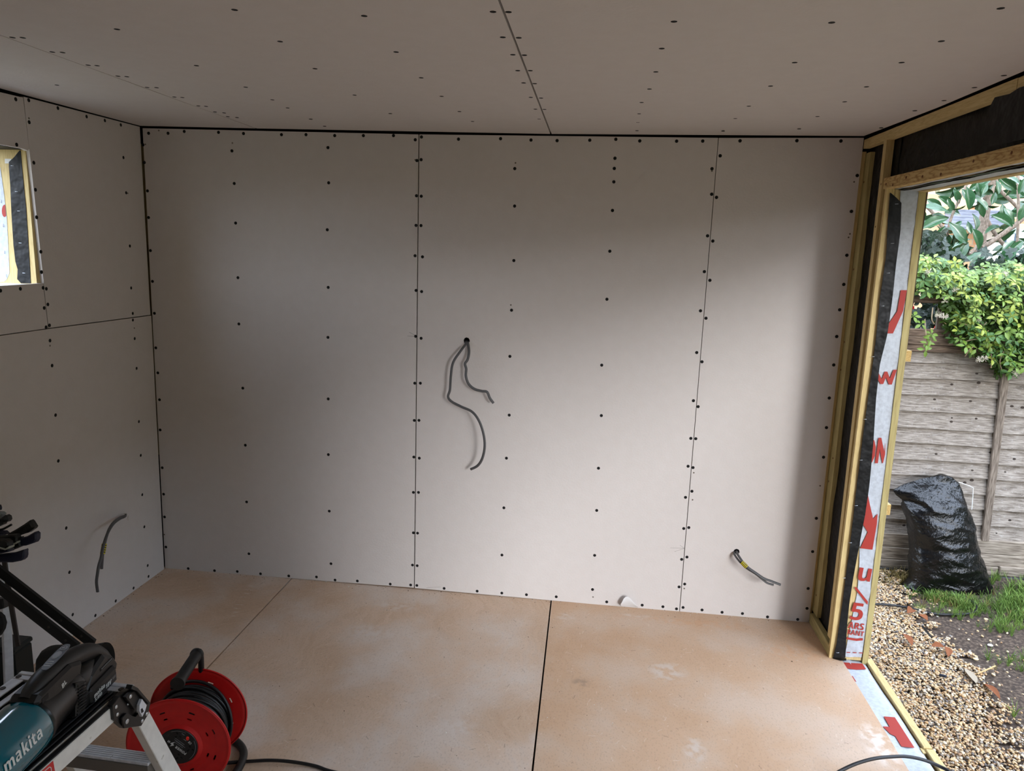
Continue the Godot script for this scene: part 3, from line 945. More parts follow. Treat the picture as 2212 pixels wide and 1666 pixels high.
	for i in head.size():
		var hh = head[i]
		g = G.new()
		pts = []
		for r in 2:
			for k in 90:
				var z := zr - 0.002 + (zend - zr) * k / 89.0
				var e: float = hh[r] + (nw.get_noise_2d(z * 0.4, i * 7.0 + r) * 0.012 if i < 3 and (i + r) > 0 and i + r < 3 else 0.0)
				pts.push_back(Vector3(e, hh[2] + nw.get_noise_2d(z * 0.5, r * 3.0 + i) * (0.002 if i < 3 else 0.0), z))
		if i < 3:
			g.grid(pts, 90, 2, true)
			back = []
			for p in pts:
				back.push_back(p + Vector3(0, 0.001, 0))
			g.grid(back, 90, 2, false)
			obj("head_membrane", g, hh[3], wr)
		else:
			g.box(Vector3(hh[0], hh[2], zr - 0.01), Vector3(hh[1], 1.81, zend))
			obj("outer_head", g, hh[3], wr)
	g = G.new()
	g.box(Vector3(2.968, 1.7915, zr - 0.01), Vector3(3.06, 1.81, zend))
	obj("head_board", g, M.osb, wr)
	# sill: membrane laid over the edge, printed red, and the outer timber
	var si := struct("trim_1", "sill of the opening: printed grey membrane beside a timber edge strip", "sill")
	g = G.new()
	pts = []
	for r in 60:
		var z := 0.262 + (zend - 0.262) * pow(r / 59.0, 1.7)
		for k in 7:
			var x := lerpf(2.987, 3.080, k / 6.0)
			var y := -0.006 + nw.get_noise_2d(z * 0.25, x * 2.0) * 0.006 - 0.006 * smoothstep(3.06, 3.08, x)
			if k == 0:
				x += nw.get_noise_2d(z * 0.3, 3.0) * 0.006
			pts.push_back(Vector3(x, y, z))
	g.grid(pts, 7, 60, true)
	back = []
	for p in pts:
		back.push_back(p - Vector3(0, 0.0012, 0))
	g.grid(back, 7, 60, false)
	obj("membrane_strip", g, M.grey_sheet, si)
	for pg in [[1818, 1432, 1863, 1435, 1871, 1447, 1850, 1448, 1827, 1445], [1834, 1460, 1842, 1462, 1850, 1474.5, 1846, 1473], [1867.5, 1503.5, 1870, 1504], [1909, 1549, 1933, 1551, 1975.5, 1617, 1947, 1614, 1934, 1592, 1923, 1587, 1907, 1570.5, 1921.5, 1571.5]]:
		if pg.size() < 6:
			continue
		var pp := PackedVector2Array()
		for i in range(0, pg.size(), 2):
			pp.push_back(xz(wy(pg[i], pg[i + 1], -0.005)))
		g = G.new()
		g.prism(pp, 0.0030, 0.0034, Transform3D(Basis(Vector3.RIGHT, Vector3.BACK, Vector3.DOWN), Vector3.ZERO))
		obj("print", g, M.red_print, si)
	g = G.new()
	g.box(Vector3(3.086, -0.06, 0.262), Vector3(3.114, 0.0, 0.792), 0.002)
	obj("edge_strip", g, M.pinez, si)
	g = G.new()
	g.box(Vector3(3.090, -0.062, 0.795), Vector3(3.118, -0.002, 1.8), 0.002)
	obj("edge_strip", g, M.pinez, si)
	g = G.new()
	g.box(Vector3(3.078, -0.05, 0.785), Vector3(3.094, -0.008, 0.81), 0.001)
	obj("packer", g, M.pinez, si)
	g = G.new()
	g.box(Vector3(3.088, -0.062, 1.803), Vector3(3.116, -0.002, zend), 0.002)
	obj("edge_strip", g, M.pinez, si)
	# ends of the cladding battens outside
	for s in [[1.186, 1.227], [0.601, 0.643]]:
		g = G.new()
		g.box(Vector3(xo - 0.012, s[0], -0.18), Vector3(3.101, s[1], 0.279), 0.0015)
		var ob := obj("cladding_batten", g, M.pinez, wr)
		g = G.new()
		g.box(Vector3(xo - 0.011, s[0] + 0.001, 0.2788), Vector3(3.100, s[1] - 0.001, 0.2800), 0.0003)
		obj("end_grain", g, M.endgrain, ob)

func along(t: Array, y: float) -> float:
	for i in t.size() - 1:
		if y <= t[i + 1][1] and t[i + 1][1] > t[i][1]:
			return lerpf(t[i][0], t[i + 1][0], clampf((y - t[i][1]) / (t[i + 1][1] - t[i][1]), 0.0, 1.0))
	return t[t.size() - 1][0]

func lettering(text: String, size: float, depth: float, bold := true) -> TextMesh:
	var f := SystemFont.new()
	f.font_names = PackedStringArray(["Droid Sans"])
	f.font_weight = 700 if bold else 400
	var t := TextMesh.new()
	t.text = text
	t.font = f
	t.font_size = 64
	t.pixel_size = size / 64.0
	t.depth = depth
	t.curve_step = 2.0
	return t

func print_on_reveal(parent: Node, zr: float) -> void:   # what the black flap leaves to be seen of the red print
	var z := zr + 0.004
	var marks := [
		[1946, 627, 1959, 627, 1951, 672, 1929, 720.5, 1915.5, 720.5, 1920.5, 698, 1938, 673],                       # slanting stroke of a large letter
		[1867, 1064, 1874.3, 1066, 1879, 1090, 1886.3, 1121, 1895.9, 1110, 1894.3, 1132, 1884.7, 1187.9, 1858.3, 1184.7, 1874.3, 1149.9, 1864.7, 1133.9, 1856.7, 1113.9, 1861.9, 1086],   # large Y
		[1847, 1268, 1851, 1270, 1875, 1300, 1874, 1307, 1869, 1301, 1846, 1271],                                      # thin slanting line
		[1829, 1377, 1850, 1380, 1864, 1379, 1864, 1384, 1850, 1385, 1829, 1381.5],                                    # rule
		[1893, 804, 1897, 804, 1905, 819, 1911, 803, 1917, 803, 1922.5, 818, 1930, 799, 1937.5, 799, 1926.5, 831, 1920, 831, 1914, 815, 1908, 830, 1902, 830, 1895, 818],  # w
		[1882, 946, 1889, 952, 1892, 966, 1890, 985, 1884, 999, 1876, 1002, 1877, 992, 1882, 985, 1885, 970, 1884, 960, 1880, 956],                     # O, cut by the flap
		[1898, 946, 1904, 946, 1910, 976, 1913, 956, 1912, 982, 1907.5, 1001, 1905.5, 1001, 1900.5, 970, 1896.5, 1001, 1890, 1001],   # N
	]
	for pg in marks:
		var g := G.new()
		g.prism(poly_wz(pg, z), z - 0.0004, z)
		obj("print", g, M.red_print, parent)
	for s in [["u", 1868.5, 1238, 0.096, 1.0], ["5", 1851.5, 1322, 0.098, 1.0], ["ARS", 1849.5, 1353, 0.037, 0.92], ["RANT", 1848, 1368, 0.028, 0.88]]:
		var o := obj("print", lettering(s[0], s[3], 0.0006), M.red_print, parent)
		o.position = wz(s[1], s[2], z)
		o.scale = Vector3(s[4], 1.0, 1.0)
		o.rotation.z = -0.06
	for k in 3:
		var g := G.new()
		var px := 1829.0 + k * 13.5
		g.prism(poly_wz([px, 1409.0 + k * 0.5, px + 8.0, 1409.4 + k * 0.5, px + 8.0, 1411.0 + k * 0.5, px, 1410.6 + k * 0.5], z), z - 0.0004, z)
		obj("print", g, M.red_print, parent)

const GY := -0.15    # ground outside
const FZ := -1.0     # face of the fence

func garden_materials() -> void:
	var wn := noise(0.011, 120, FastNoiseLite.TYPE_SIMPLEX_SMOOTH, 5)
	wn.domain_warp_enabled = true
	wn.domain_warp_amplitude = 30.0
	wn.domain_warp_frequency = 0.01
	var t := ntex(wn, [[0.0, Color(0.34, 0.31, 0.28)], [0.3, Color(0.49, 0.465, 0.44)], [0.55, Color(0.58, 0.56, 0.535)], [0.75, Color(0.65, 0.63, 0.605)], [1.0, Color(0.72, 0.70, 0.68)]], 1024)
	var m := tri_mat(t, Vector3(0.9, 9.0, 3.0), 0.92, true)
	m.albedo_color = Color(1.0, 0.965, 0.925)
	m.normal_enabled = true
	m.normal_texture = ntex(wn, [], 1024, 5.0)
	m.normal_scale = 0.45
	m.detail_enabled = true
	m.detail_blend_mode = BaseMaterial3D.BLEND_MODE_MIX
	# lichen and pale scurf in curls
	var ln := noise(0.02, 125, FastNoiseLite.TYPE_SIMPLEX_SMOOTH, 4, FastNoiseLite.FRACTAL_RIDGED)
	m.detail_albedo = ntex(ln, [[0.0, Color(0.78, 0.76, 0.74, 0.0)], [0.80, Color(0.80, 0.78, 0.76, 0.0)], [0.92, Color(0.82, 0.80, 0.78, 0.75)], [1.0, Color(0.86, 0.84, 0.82, 0.9)]], 512)
	m.detail_uv_layer = BaseMaterial3D.DETAIL_UV_1
	M.slat = m
	var dm := tri_mat(t, Vector3(0.9, 9.0, 3.0), 0.92, true)
	dm.albedo_color = Color(0.80, 0.70, 0.62)
	M.rail = dm
	var dv := tri_mat(t, Vector3(9.0, 0.9, 3.0), 0.92, true)
	dv.albedo_color = Color(0.86, 0.80, 0.74)
	M.post = dv
	M.dark_knot = mat(Color(0.24, 0.20, 0.17), 0.95)
	M.gravel_board = tri_mat(t, Vector3(0.6, 6.0, 3.0), 0.92, true)
	M.gravel_board.albedo_color = Color(1.0, 0.95, 0.88)
	M.soil = tri_mat(ntex(noise(0.03, 130, FastNoiseLite.TYPE_SIMPLEX, 6), [[0.0, Color(0.14, 0.11, 0.085)], [0.45, Color(0.25, 0.20, 0.16)], [0.7, Color(0.34, 0.285, 0.235)], [1.0, Color(0.46, 0.40, 0.34)]], 1024), Vector3(1.4, 1.4, 1.4), 0.98, true)
	M.lawn = tri_mat(ntex(noise(0.04, 131, FastNoiseLite.TYPE_SIMPLEX, 5), [[0.0, Color(0.22, 0.20, 0.12)], [1.0, Color(0.42, 0.40, 0.26)]], 512), Vector3(0.8, 0.8, 0.8), 1.0, true)
	M.hedge = tri_mat(ntex(noise(0.05, 132, FastNoiseLite.TYPE_SIMPLEX, 5), [[0.0, Color(0.08, 0.095, 0.06)], [0.6, Color(0.20, 0.235, 0.14)], [1.0, Color(0.31, 0.34, 0.21)]], 512), Vector3(0.8, 0.8, 0.8), 1.0, true)
	M.stone = mat(Color.WHITE, 0.8)
	M.stone.vertex_color_use_as_albedo = true
	M.blade = mat(Color.WHITE, 0.7)
	M.blade.vertex_color_use_as_albedo = true
	M.blade.backlight_enabled = true
	M.blade.backlight = Color(0.25, 0.35, 0.10)
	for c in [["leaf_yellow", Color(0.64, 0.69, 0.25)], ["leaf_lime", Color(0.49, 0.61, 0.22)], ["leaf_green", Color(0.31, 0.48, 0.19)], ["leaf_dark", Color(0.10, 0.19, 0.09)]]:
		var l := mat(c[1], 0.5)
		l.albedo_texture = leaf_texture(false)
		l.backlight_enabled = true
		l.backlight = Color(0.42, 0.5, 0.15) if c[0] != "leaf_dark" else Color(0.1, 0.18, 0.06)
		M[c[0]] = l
	var lx := mat(Color.WHITE, 0.5)
	lx.vertex_color_use_as_albedo = true
	lx.albedo_texture = leaf_texture(false)
	lx.backlight_enabled = true
	lx.backlight = Color(0.42, 0.5, 0.15)
	M.leaf_mix = lx
	var mg := mat(Color(0.22, 0.38, 0.23), 0.3)
	mg.albedo_texture = leaf_texture(true)
	mg.clearcoat_enabled = true
	mg.clearcoat = 0.25
	mg.clearcoat_roughness = 0.2
	M.magnolia_top = mg
	var mb := mat(Color(0.47, 0.43, 0.18), 0.7)
	mb.albedo_texture = leaf_texture(true)
	mb.backlight_enabled = true
	mb.backlight = Color(0.25, 0.22, 0.05)
	M.magnolia_under = mb
	var mr := mat(Color(0.42, 0.27, 0.13), 0.8)
	mr.albedo_texture = leaf_texture(true)
	M.magnolia_rust = mr
	M.bark = tri_mat(ntex(noise(0.06, 140, FastNoiseLite.TYPE_SIMPLEX, 4), [[0.0, Color(0.36, 0.31, 0.26)], [0.6, Color(0.53, 0.47, 0.41)], [1.0, Color(0.66, 0.61, 0.55)]], 256), Vector3(5, 2, 5), 0.95)
	var bag := tri_mat(ntex(noise(0.02, 150, FastNoiseLite.TYPE_SIMPLEX_SMOOTH, 4), [[0.0, Color(0.035, 0.036, 0.04)], [0.75, Color(0.05, 0.051, 0.055)], [1.0, Color(0.10, 0.10, 0.105)]], 512), Vector3(3, 3, 3), 0.26)
	bag.normal_enabled = true
	var cr := noise(0.02, 151, FastNoiseLite.TYPE_SIMPLEX_SMOOTH, 4, FastNoiseLite.FRACTAL_RIDGED)
	bag.normal_texture = ntex(cr, [], 512, 10.0)
	bag.normal_scale = 0.5
	M.bag = bag
	M.black_rubber = mat(Color(0.045, 0.046, 0.05), 0.5)
	M.brick = brick_material()

func leaf_texture(wide: bool) -> ImageTexture:   # a pale midrib and side veins; multiplies the leaf's own colour
	var im := Image.create_empty(64, 128, false, Image.FORMAT_RGB8)
	var f := noise(0.05, 7 if wide else 9)
	for y in 128:
		for x in 64:
			var u := (x - 31.5) / 32.0
			var v := y / 128.0
			var k := 0.86 + f.get_noise_2d(x, y) * 0.12
			var vein := absf(sin((v * 9.0 + absf(u) * (2.2 if wide else 3.0)) * PI))
			k -= 0.09 * (1.0 - vein) * (1.0 - absf(u))
			var c := Color(k, k, k)
			if absf(u) < (0.055 if wide else 0.07) * (1.2 - v * 0.7 if wide else 1.0):
				c = c.lerp(Color(1.0, 1.0, 0.78), 0.45)
			im.set_pixel(x, y, c)
	return ImageTexture.create_from_image(im)

func brick_material() -> StandardMaterial3D:
	var im := Image.create_empty(256, 256, false, Image.FORMAT_RGB8)
	var r := RandomNumberGenerator.new()
	r.seed = 5
	im.fill(Color(0.75, 0.69, 0.60))
	for j in 16:
		for i in 9:
			var k := r.randf()
			im.fill_rect(Rect2i(i * 32 - (16 if j % 2 else 0), j * 16, 30, 14), Color(0.84, 0.58, 0.42).lerp(Color(0.90, 0.76, 0.58), k))
	var m := mat(Color.WHITE, 0.9)
	m.albedo_texture = ImageTexture.create_from_image(im)
	m.uv1_triplanar = true
	m.uv1_world_triplanar = true
	m.uv1_scale = Vector3(0.55, 0.83, 0.55)
	return m

func leaf(g: G, base: Vector3, tip: Vector3, width: float, up: Vector3, fold := 0.25, droop := 0.12, both := true) -> void:   # an ovate blade folded along its midrib, curling down at the tip
	var ax := tip - base
	var l := ax.length()
	ax = ax / l
	var side := ax.cross(up).normalized()
	var nrm := side.cross(ax).normalized()
	var shape := [[0.0, 0.03], [0.12, 0.45], [0.32, 0.92], [0.5, 1.0], [0.7, 0.78], [0.87, 0.40], [1.0, 0.0]]
	var pts := []
	for s in shape:
		var t: float = s[0]
		var w: float = s[1] * width * 0.5
		var ce := base + ax * l * t - nrm * l * droop * t * t * 1.0
		for k in [-1.0, -0.5, 0.0, 0.5, 1.0]:
			pts.push_back(ce + side * w * k + nrm * absf(k) * w * fold)
	g.grid(pts, 5, shape.size(), true)
	if both:
		var q := []
		for p in pts:
			q.push_back(p - nrm * 0.0008)
		g.grid(q, 5, shape.size(), false)

func spray_mesh(sd: int, size: float) -> ArrayMesh:   # a stalk with leaflets in threes
	var r := RandomNumberGenerator.new()
	r.seed = sd
	var g := G.new()
	var nleaf := 3 + sd % 3
	for k in nleaf:
		var a := TAU * k / nleaf + r.randf_range(-0.3, 0.3)
		var d := Vector3(cos(a), r.randf_range(-0.5, 0.15), sin(a)).normalized()
		var l := size * r.randf_range(0.75, 1.15)
		leaf(g, d * size * 0.18, d * (l + size * 0.18), l * 0.5, Vector3.UP, 0.3, 0.15, false)
		g.tube([Vector3.ZERO, d * size * 0.2], size * 0.018, 4)
	return g.mesh()

func inside_poly(p: Vector2, poly: PackedVector2Array) -> bool:
	return Geometry2D.is_point_in_polygon(p, poly)

func any_turn(r: RandomNumberGenerator, lean: Vector3, amount: float) -> Basis:
	var up := (lean + Vector3(r.randf_range(-1, 1), r.randf_range(-1, 1), r.randf_range(-1, 1)) * amount).normalized()
	var b := Basis(Quaternion(Vector3.UP, up))
	return b * Basis(Vector3.UP, r.randf() * TAU)

func build_garden() -> void:
	garden_materials()
	var r := RandomNumberGenerator.new()
	r.seed = 11
	# ------------------------------------------------ eaves over the opening
	var g := G.new()
	g.box(Vector3(3.085, 1.95, -0.25), Vector3(3.75, 1.98, 5.4))
	var ev := struct("trim_2", "timber eaves over the open side", "eaves")
	obj("soffit", g, M.pinez, ev)
	g = G.new()
	g.box(Vector3(3.73, 1.935, -0.25), Vector3(3.75, 2.10, 5.4))
	obj("fascia", g, M.pinez, ev)
	# ------------------------------------------------ ground
	var gd := struct("ground", "bare trodden garden soil with scattered stones", "ground")
	g = G.new()
	var nz := noise(1.6, 160, FastNoiseLite.TYPE_SIMPLEX_SMOOTH, 5)
	var pts := []
	for j in 70:
		for i in 60:
			var x := 2.9 + 2.6 * i / 59.0
			var z := -1.25 + 3.6 * j / 69.0
			var y := GY + nz.get_noise_2d(x, z) * 0.035 + 0.02 * smoothstep(3.5, 4.2, x) - 0.006
			pts.push_back(Vector3(x, y, z))
	g.grid(pts, 60, 70, true)
	obj("soil", g, M.soil, gd)
	g = G.new()
	g.box(Vector3(-30, GY - 0.6, -40), Vector3(40, GY - 0.045, 40))
	obj("lawn", g, M.lawn, gd)
	# ------------------------------------------------ gravel: far more stones than anyone could count
	var edge := PackedVector2Array([Vector2(3.02, -0.98), Vector2(3.66, -0.95), Vector2(3.64, -0.75), Vector2(3.59, -0.45), Vector2(3.63, -0.15), Vector2(3.63, 0.12), Vector2(3.52, 0.55), Vector2(3.50, 0.8), Vector2(3.5, 1.9), Vector2(3.02, 1.9)])
	g = G.new()
	g.ball(Vector3.ZERO, Vector3.ONE, 8, 5)
	for i in g.v.size():
		var p := g.v[i]
		g.v[i] = p * (1.0 + 0.22 * sin(p.x * 3.1 + 1.0) * cos(p.z * 2.7) + 0.12 * sin(p.y * 4.0 + p.x * 2.0))
	var where := []
	var tint := []
	var tones := [Color(0.71, 0.59, 0.42), Color(0.78, 0.69, 0.55), Color(0.63, 0.49, 0.34), Color(0.84, 0.78, 0.68), Color(0.54, 0.42, 0.32), Color(0.49, 0.47, 0.45), Color(0.68, 0.53, 0.35), Color(0.34, 0.32, 0.32), Color(0.74, 0.63, 0.47)]
	while where.size() < 34000:
		var x := r.randf_range(3.0, 3.95)
		var z := r.randf_range(-0.98, 1.75)
		var stray := false
		if not inside_poly(Vector2(x + nz.get_noise_2d(x * 6.0, z * 6.0) * 0.16, z), edge):
			if r.randf() > 0.018:
				continue
			stray = true
		var s := r.randf_range(0.0030, 0.0060) * (1.25 if r.randf() < 0.2 else 1.0)
		var y := GY + nz.get_noise_2d(x, z) * 0.03 + r.randf_range(0.0, 0.016) - (0.006 if stray else 0.0) + (0.02 * smoothstep(3.5, 4.2, x))
		where.push_back(Transform3D(any_turn(r, Vector3.UP, 0.5).scaled_local(Vector3(s * r.randf_range(0.9, 1.5), s * r.randf_range(0.5, 0.8), s)), Vector3(x, y, z)))
		tint.push_back(tones[r.randi() % tones.size()].lerp(Color(0.86, 0.77, 0.63), r.randf() * 0.5).srgb_to_linear())
	var gravel := multi("gravel", g.mesh(), M.stone, where, tint)
	tag(gravel, "golden pea gravel strip running beside the timber edge", "gravel", "", "stuff")
	# ------------------------------------------------ grass
	g = G.new()
	for k in 11:
		var a := TAU * k / 11.0 + r.randf_range(-0.4, 0.4)
		var d := Vector3(cos(a), 0, sin(a))
		var h := r.randf_range(0.5, 1.0)
		var sp := r.randf_range(0.25, 0.75)
		var w := d.cross(Vector3.UP) * 0.022
		var p0 := d * 0.06
		var p1 := d * (0.06 + sp * 0.35) + Vector3.UP * h * 0.62
		var p2 := d * (0.06 + sp) + Vector3.UP * h * 0.92
		g.tri3(p0 - w, p0 + w, p1 + w * 0.8, -d, -d, -d)
		g.tri3(p0 - w, p1 + w * 0.8, p1 - w * 0.8, -d, -d, -d)
		g.tri3(p1 - w * 0.8, p1 + w * 0.8, p2, -d, -d, Vector3.UP)
	where = []
	tint = []
	var clumps := [[3.76, -0.70, 0.04, 50], [3.80, -0.66, 0.06, 110], [3.88, -0.62, 0.05, 90], [3.90, -0.55, 0.06, 60], [4.05, -0.56, 0.05, 40], [4.16, -0.60, 0.07, 170], [4.25, -0.72, 0.08, 190], [4.12, -0.46, 0.06, 60], [4.0, -0.42, 0.05, 40], [3.95, -0.34, 0.05, 50], [4.1, -0.22, 0.04, 35], [4.18, -0.3, 0.06, 60], [3.78, -0.50, 0.06, 40], [3.63, -0.50, 0.02, 10], [3.98, 0.02, 0.05, 40], [4.02, -0.05, 0.05, 40], [3.82, -0.08, 0.05, 20], [4.3, -0.45, 0.08, 100], [3.66, -0.86, 0.05, 70], [4.4, -0.9, 0.1, 120], [4.0, 0.6, 0.2, 150], [4.35, 0.1, 0.2, 150]]
	for c in clumps:
		for k in int(c[3] * 0.6):
			var x: float = c[0] + r.randfn() * c[2]
			var z: float = c[1] + r.randfn() * c[2] * 0.7
			if z < -0.96 or x < 3.55:
				continue
			var s := r.randf_range(0.03, 0.075) * (1.15 if c[3] > 150 else 0.9)
			where.push_back(Transform3D(Basis(Vector3.UP, r.randf() * TAU).scaled_local(Vector3(s * 1.1, s, s * 1.1)), Vector3(x, GY + nz.get_noise_2d(x, z) * 0.035 + 0.02 * smoothstep(3.5, 4.2, x) - 0.008, z)))
			var dry: bool = c[0] < 3.7 and c[1] < -0.8
			tint.push_back((Color(0.55, 0.48, 0.28) if dry or r.randf() < 0.08 else Color(0.30, 0.42, 0.15).lerp(Color(0.50, 0.60, 0.26), r.randf())).srgb_to_linear())
	tag(multi("grass", g.mesh(), M.blade, where, tint), "green grass tufts growing round the foot of the bag", "grass", "", "stuff")
	build_fence(r)
	build_bag()
	build_litter(nz)
	build_plants()
	build_house()

func multi(called: String, mesh: Mesh, m: Material, where: Array, tint: Array, parent: Node = self) -> MultiMeshInstance3D:
	var mm := MultiMesh.new()
	mm.transform_format = MultiMesh.TRANSFORM_3D
	mm.use_colors = tint.size() > 0
	mm.mesh = mesh
	mm.instance_count = where.size()
	for i in where.size():
		mm.set_instance_transform(i, where[i])
		if tint.size():
			mm.set_instance_color(i, tint[i])
	var o := MultiMeshInstance3D.new()
	o.multimesh = mm
	o.material_override = m
	put(o, called, parent)
	return o

func build_fence(r: RandomNumberGenerator) -> void:
	var f := thing("fence", "weathered grey lapped board fence behind the black bag", "fence", Vector3.ZERO)
	var ys := [1.024, 0.937, 0.85, 0.76, 0.665, 0.585, 0.492, 0.405, 0.32, 0.231, 0.148, 0.066]
	var wob := noise(2.0, 170, FastNoiseLite.TYPE_SIMPLEX_SMOOTH, 3)
	for i in ys.size():
		var top: float = (1.085 if i == 0 else ys[i - 1] + 0.022)
		var low: float = ys[i]
		if i == ys.size() - 1:
			low = 0.066
		var g := G.new()
		# each board leans out at its lower, wavy edge
		var pts := []
		var n := 40
		for k in n + 1:
			var x := 2.0 + 4.6 * k / n
			var e := wob.get_noise_2d(x * 0.8, i * 7.0) * 0.008
			pts.push_back([Vector3(x, top, FZ - 0.018), Vector3(x, low + e, FZ + 0.002 + 0.001 * (i % 2)), Vector3(x, low + e, FZ - 0.008), Vector3(x, top, FZ - 0.026)])
		for k in n:
			var a = pts[k]
			var b = pts[k + 1]
			g.quad(a[1], b[1], b[0], a[0])
			g.quad(a[2], b[2], b[1], a[1])
			g.quad(b[2], a[2], a[3], b[3])
			g.quad(a[0], b[0], b[3], a[3])
		var sl := obj("slat", g, M.slat, f)
		for k in 5:
			var kx := r.randf_range(3.5, 4.5)
			var ky := lerpf(low, top, r.randf_range(0.3, 0.7))
			g = G.new()
			var t := (ky - low) / (top - low)
			var sz := r.randf_range(0.004, 0.009)
			g.ball(Vector3(kx, ky, FZ + 0.002 - 0.020 * t), Vector3(sz * 1.3, sz, 0.0016), 9, 5)
			obj("knot", g, M.dark_knot, sl)
	var g := G.new()
	# cap and top rails
	for s in [[1.162, 1.200, 0.006], [1.118, 1.160, 0.014], [1.081, 1.116, 0.010]]:
		g = G.new()
		g.box(Vector3(2.0, s[0], FZ - 0.02), Vector3(6.6, s[1], FZ + s[2]), 0.003)
		obj("top_rail", g, M.rail, f)
	# trellis above
	g = G.new()
	g.box(Vector3(2.0, 1.335, FZ - 0.018), Vector3(6.6, 1.368, FZ), 0.002)
	obj("trellis_rail", g, M.rail, f)
	for x in [3.3, 3.745, 4.2, 4.65]:
		g = G.new()
		g.box(Vector3(x, 1.2, FZ - 0.034), Vector3(x + 0.032, 1.48, FZ - 0.018), 0.002)
		obj("trellis_upright", g, M.post, f)
	# batten of the panel, a little out of plumb
	g = G.new()
	var d := Vector3(0, 0, 0.018)
	var q := [Vector3(4.117, 0.065, FZ + 0.002), Vector3(4.152, 0.065, FZ + 0.002), Vector3(4.120, 1.08, FZ + 0.002), Vector3(4.085, 1.08, FZ + 0.002)]
	g.hexa([q[0], q[1], q[2], q[3], q[0] + d, q[1] + d, q[2] + d, q[3] + d])
	obj("batten", g, M.post, f)
	# gravel boards at the foot
	for s in [[-0.008, 0.068, 2.0, 6.6, 0.016], [-0.078, -0.010, 2.0, 6.6, 0.020], [-0.150, -0.080, 2.0, 4.222, 0.022], [-0.142, -0.072, 4.225, 6.6, 0.034]]:
		g = G.new()
		g.box(Vector3(s[2], s[0], FZ - 0.02), Vector3(s[3], s[1], FZ + s[4]), 0.003)
		obj("gravel_board", g, M.gravel_board, f)

func build_bag() -> void:
	var la := [[2034, 1027], [1992, 1036], [1950, 1052], [1929, 1064], [1935, 1075], [1947, 1083], [1950.5, 1100], [1957, 1122], [1961, 1135], [1967, 1173], [1964, 1221], [1964, 1255], [1956, 1266], [1950, 1274], [1975, 1284], [2060, 1291]]
	var ra := [[2037, 1027], [2052, 1029], [2072, 1041], [2077, 1055], [2079, 1069], [2086, 1095], [2094.6, 1121], [2100, 1150], [2109, 1182], [2121, 1220], [2136, 1250], [2150, 1275], [2162, 1291]]
	var rows := 84
	var cols := 72
	var pts := []
	var n1 := noise(3.2, 180, FastNoiseLite.TYPE_SIMPLEX_SMOOTH, 3, FastNoiseLite.FRACTAL_RIDGED)
	var n2 := noise(8.5, 181, FastNoiseLite.TYPE_SIMPLEX_SMOOTH, 3, FastNoiseLite.FRACTAL_RIDGED)
	for j in rows + 1:
		var t := float(j) / rows               # 0 at the foot
		var py := lerpf(1291, 1027.3, t)
		var zc := lerpf(-0.80, -0.90, t)
		var a := wz(along(la, py), py, zc)
		var b := wz(along(ra, py), py, zc)
		var ce := (a + b) / 2.0
		var hw := (b.x - a.x) / 2.0
		var dep := 0.135 * pow(sin(PI * clampf(t * 0.86 + 0.10, 0.0, 1.0)), 0.55) * clampf((1.0 - t) * 5.0, 0.08, 1.0)
		dep = minf(dep, 0.135)
		for k in cols:
			var an := TAU * k / cols
			var cx := cos(an)
			var sx := sin(an)
			var flap := clampf((-cx - 0.35) * 1.6, 0.0, 1.0) * smoothstep(0.72, 0.8, t)    # the empty neck flops to the left and is nearly flat
			var zz := dep * sx * (1.0 - 0.8 * flap) * pow(absf(sx), -0.25 if absf(sx) > 0.01 else 0.0)
			var p := Vector3(ce.x + cx * hw, ce.y, zc + zz * (1.0 if sx > 0 else 0.55))
			var nn := Vector3(cx * 0.6, 0.15, sx).normalized()
			var w1 := n1.get_noise_3d(p.x * 0.8 + p.y * 0.9, p.y * 1.3 - p.x * 0.5, p.z)
			var w2 := n2.get_noise_3d(p.x * 0.7 + p.y * 0.8, p.y * 1.5 - p.x * 0.6, p.z)
			var amp := 0.4 + 0.6 * absf(sx)
			p += nn * (w1 * 0.020 + w2 * 0.006) * amp
			p.y = maxf(p.y, GY + 0.004)
			p.z = maxf(p.z, FZ + 0.02)
			pts.push_back(p)
	var g := G.new()
	g.grid(pts, cols, rows + 1, true, true)
	# close top and foot
	var top := Vector3.ZERO
	var foot := Vector3.ZERO
	for k in cols:
		top += pts[rows * cols + k] / cols
		foot += pts[k] / cols
	for k in cols:
		var l := (k + 1) % cols
		g.tri(top, pts[rows * cols + l], pts[rows * cols + k])
		g.tri(foot, pts[k], pts[l])
	# front is +z: cos/sin runs the other way round, so turn the sheet
	var o := obj("rubbish_bag", g, M.bag)
	tag(o, "full black plastic rubbish bag slumped against the grey fence", "rubbish bag")

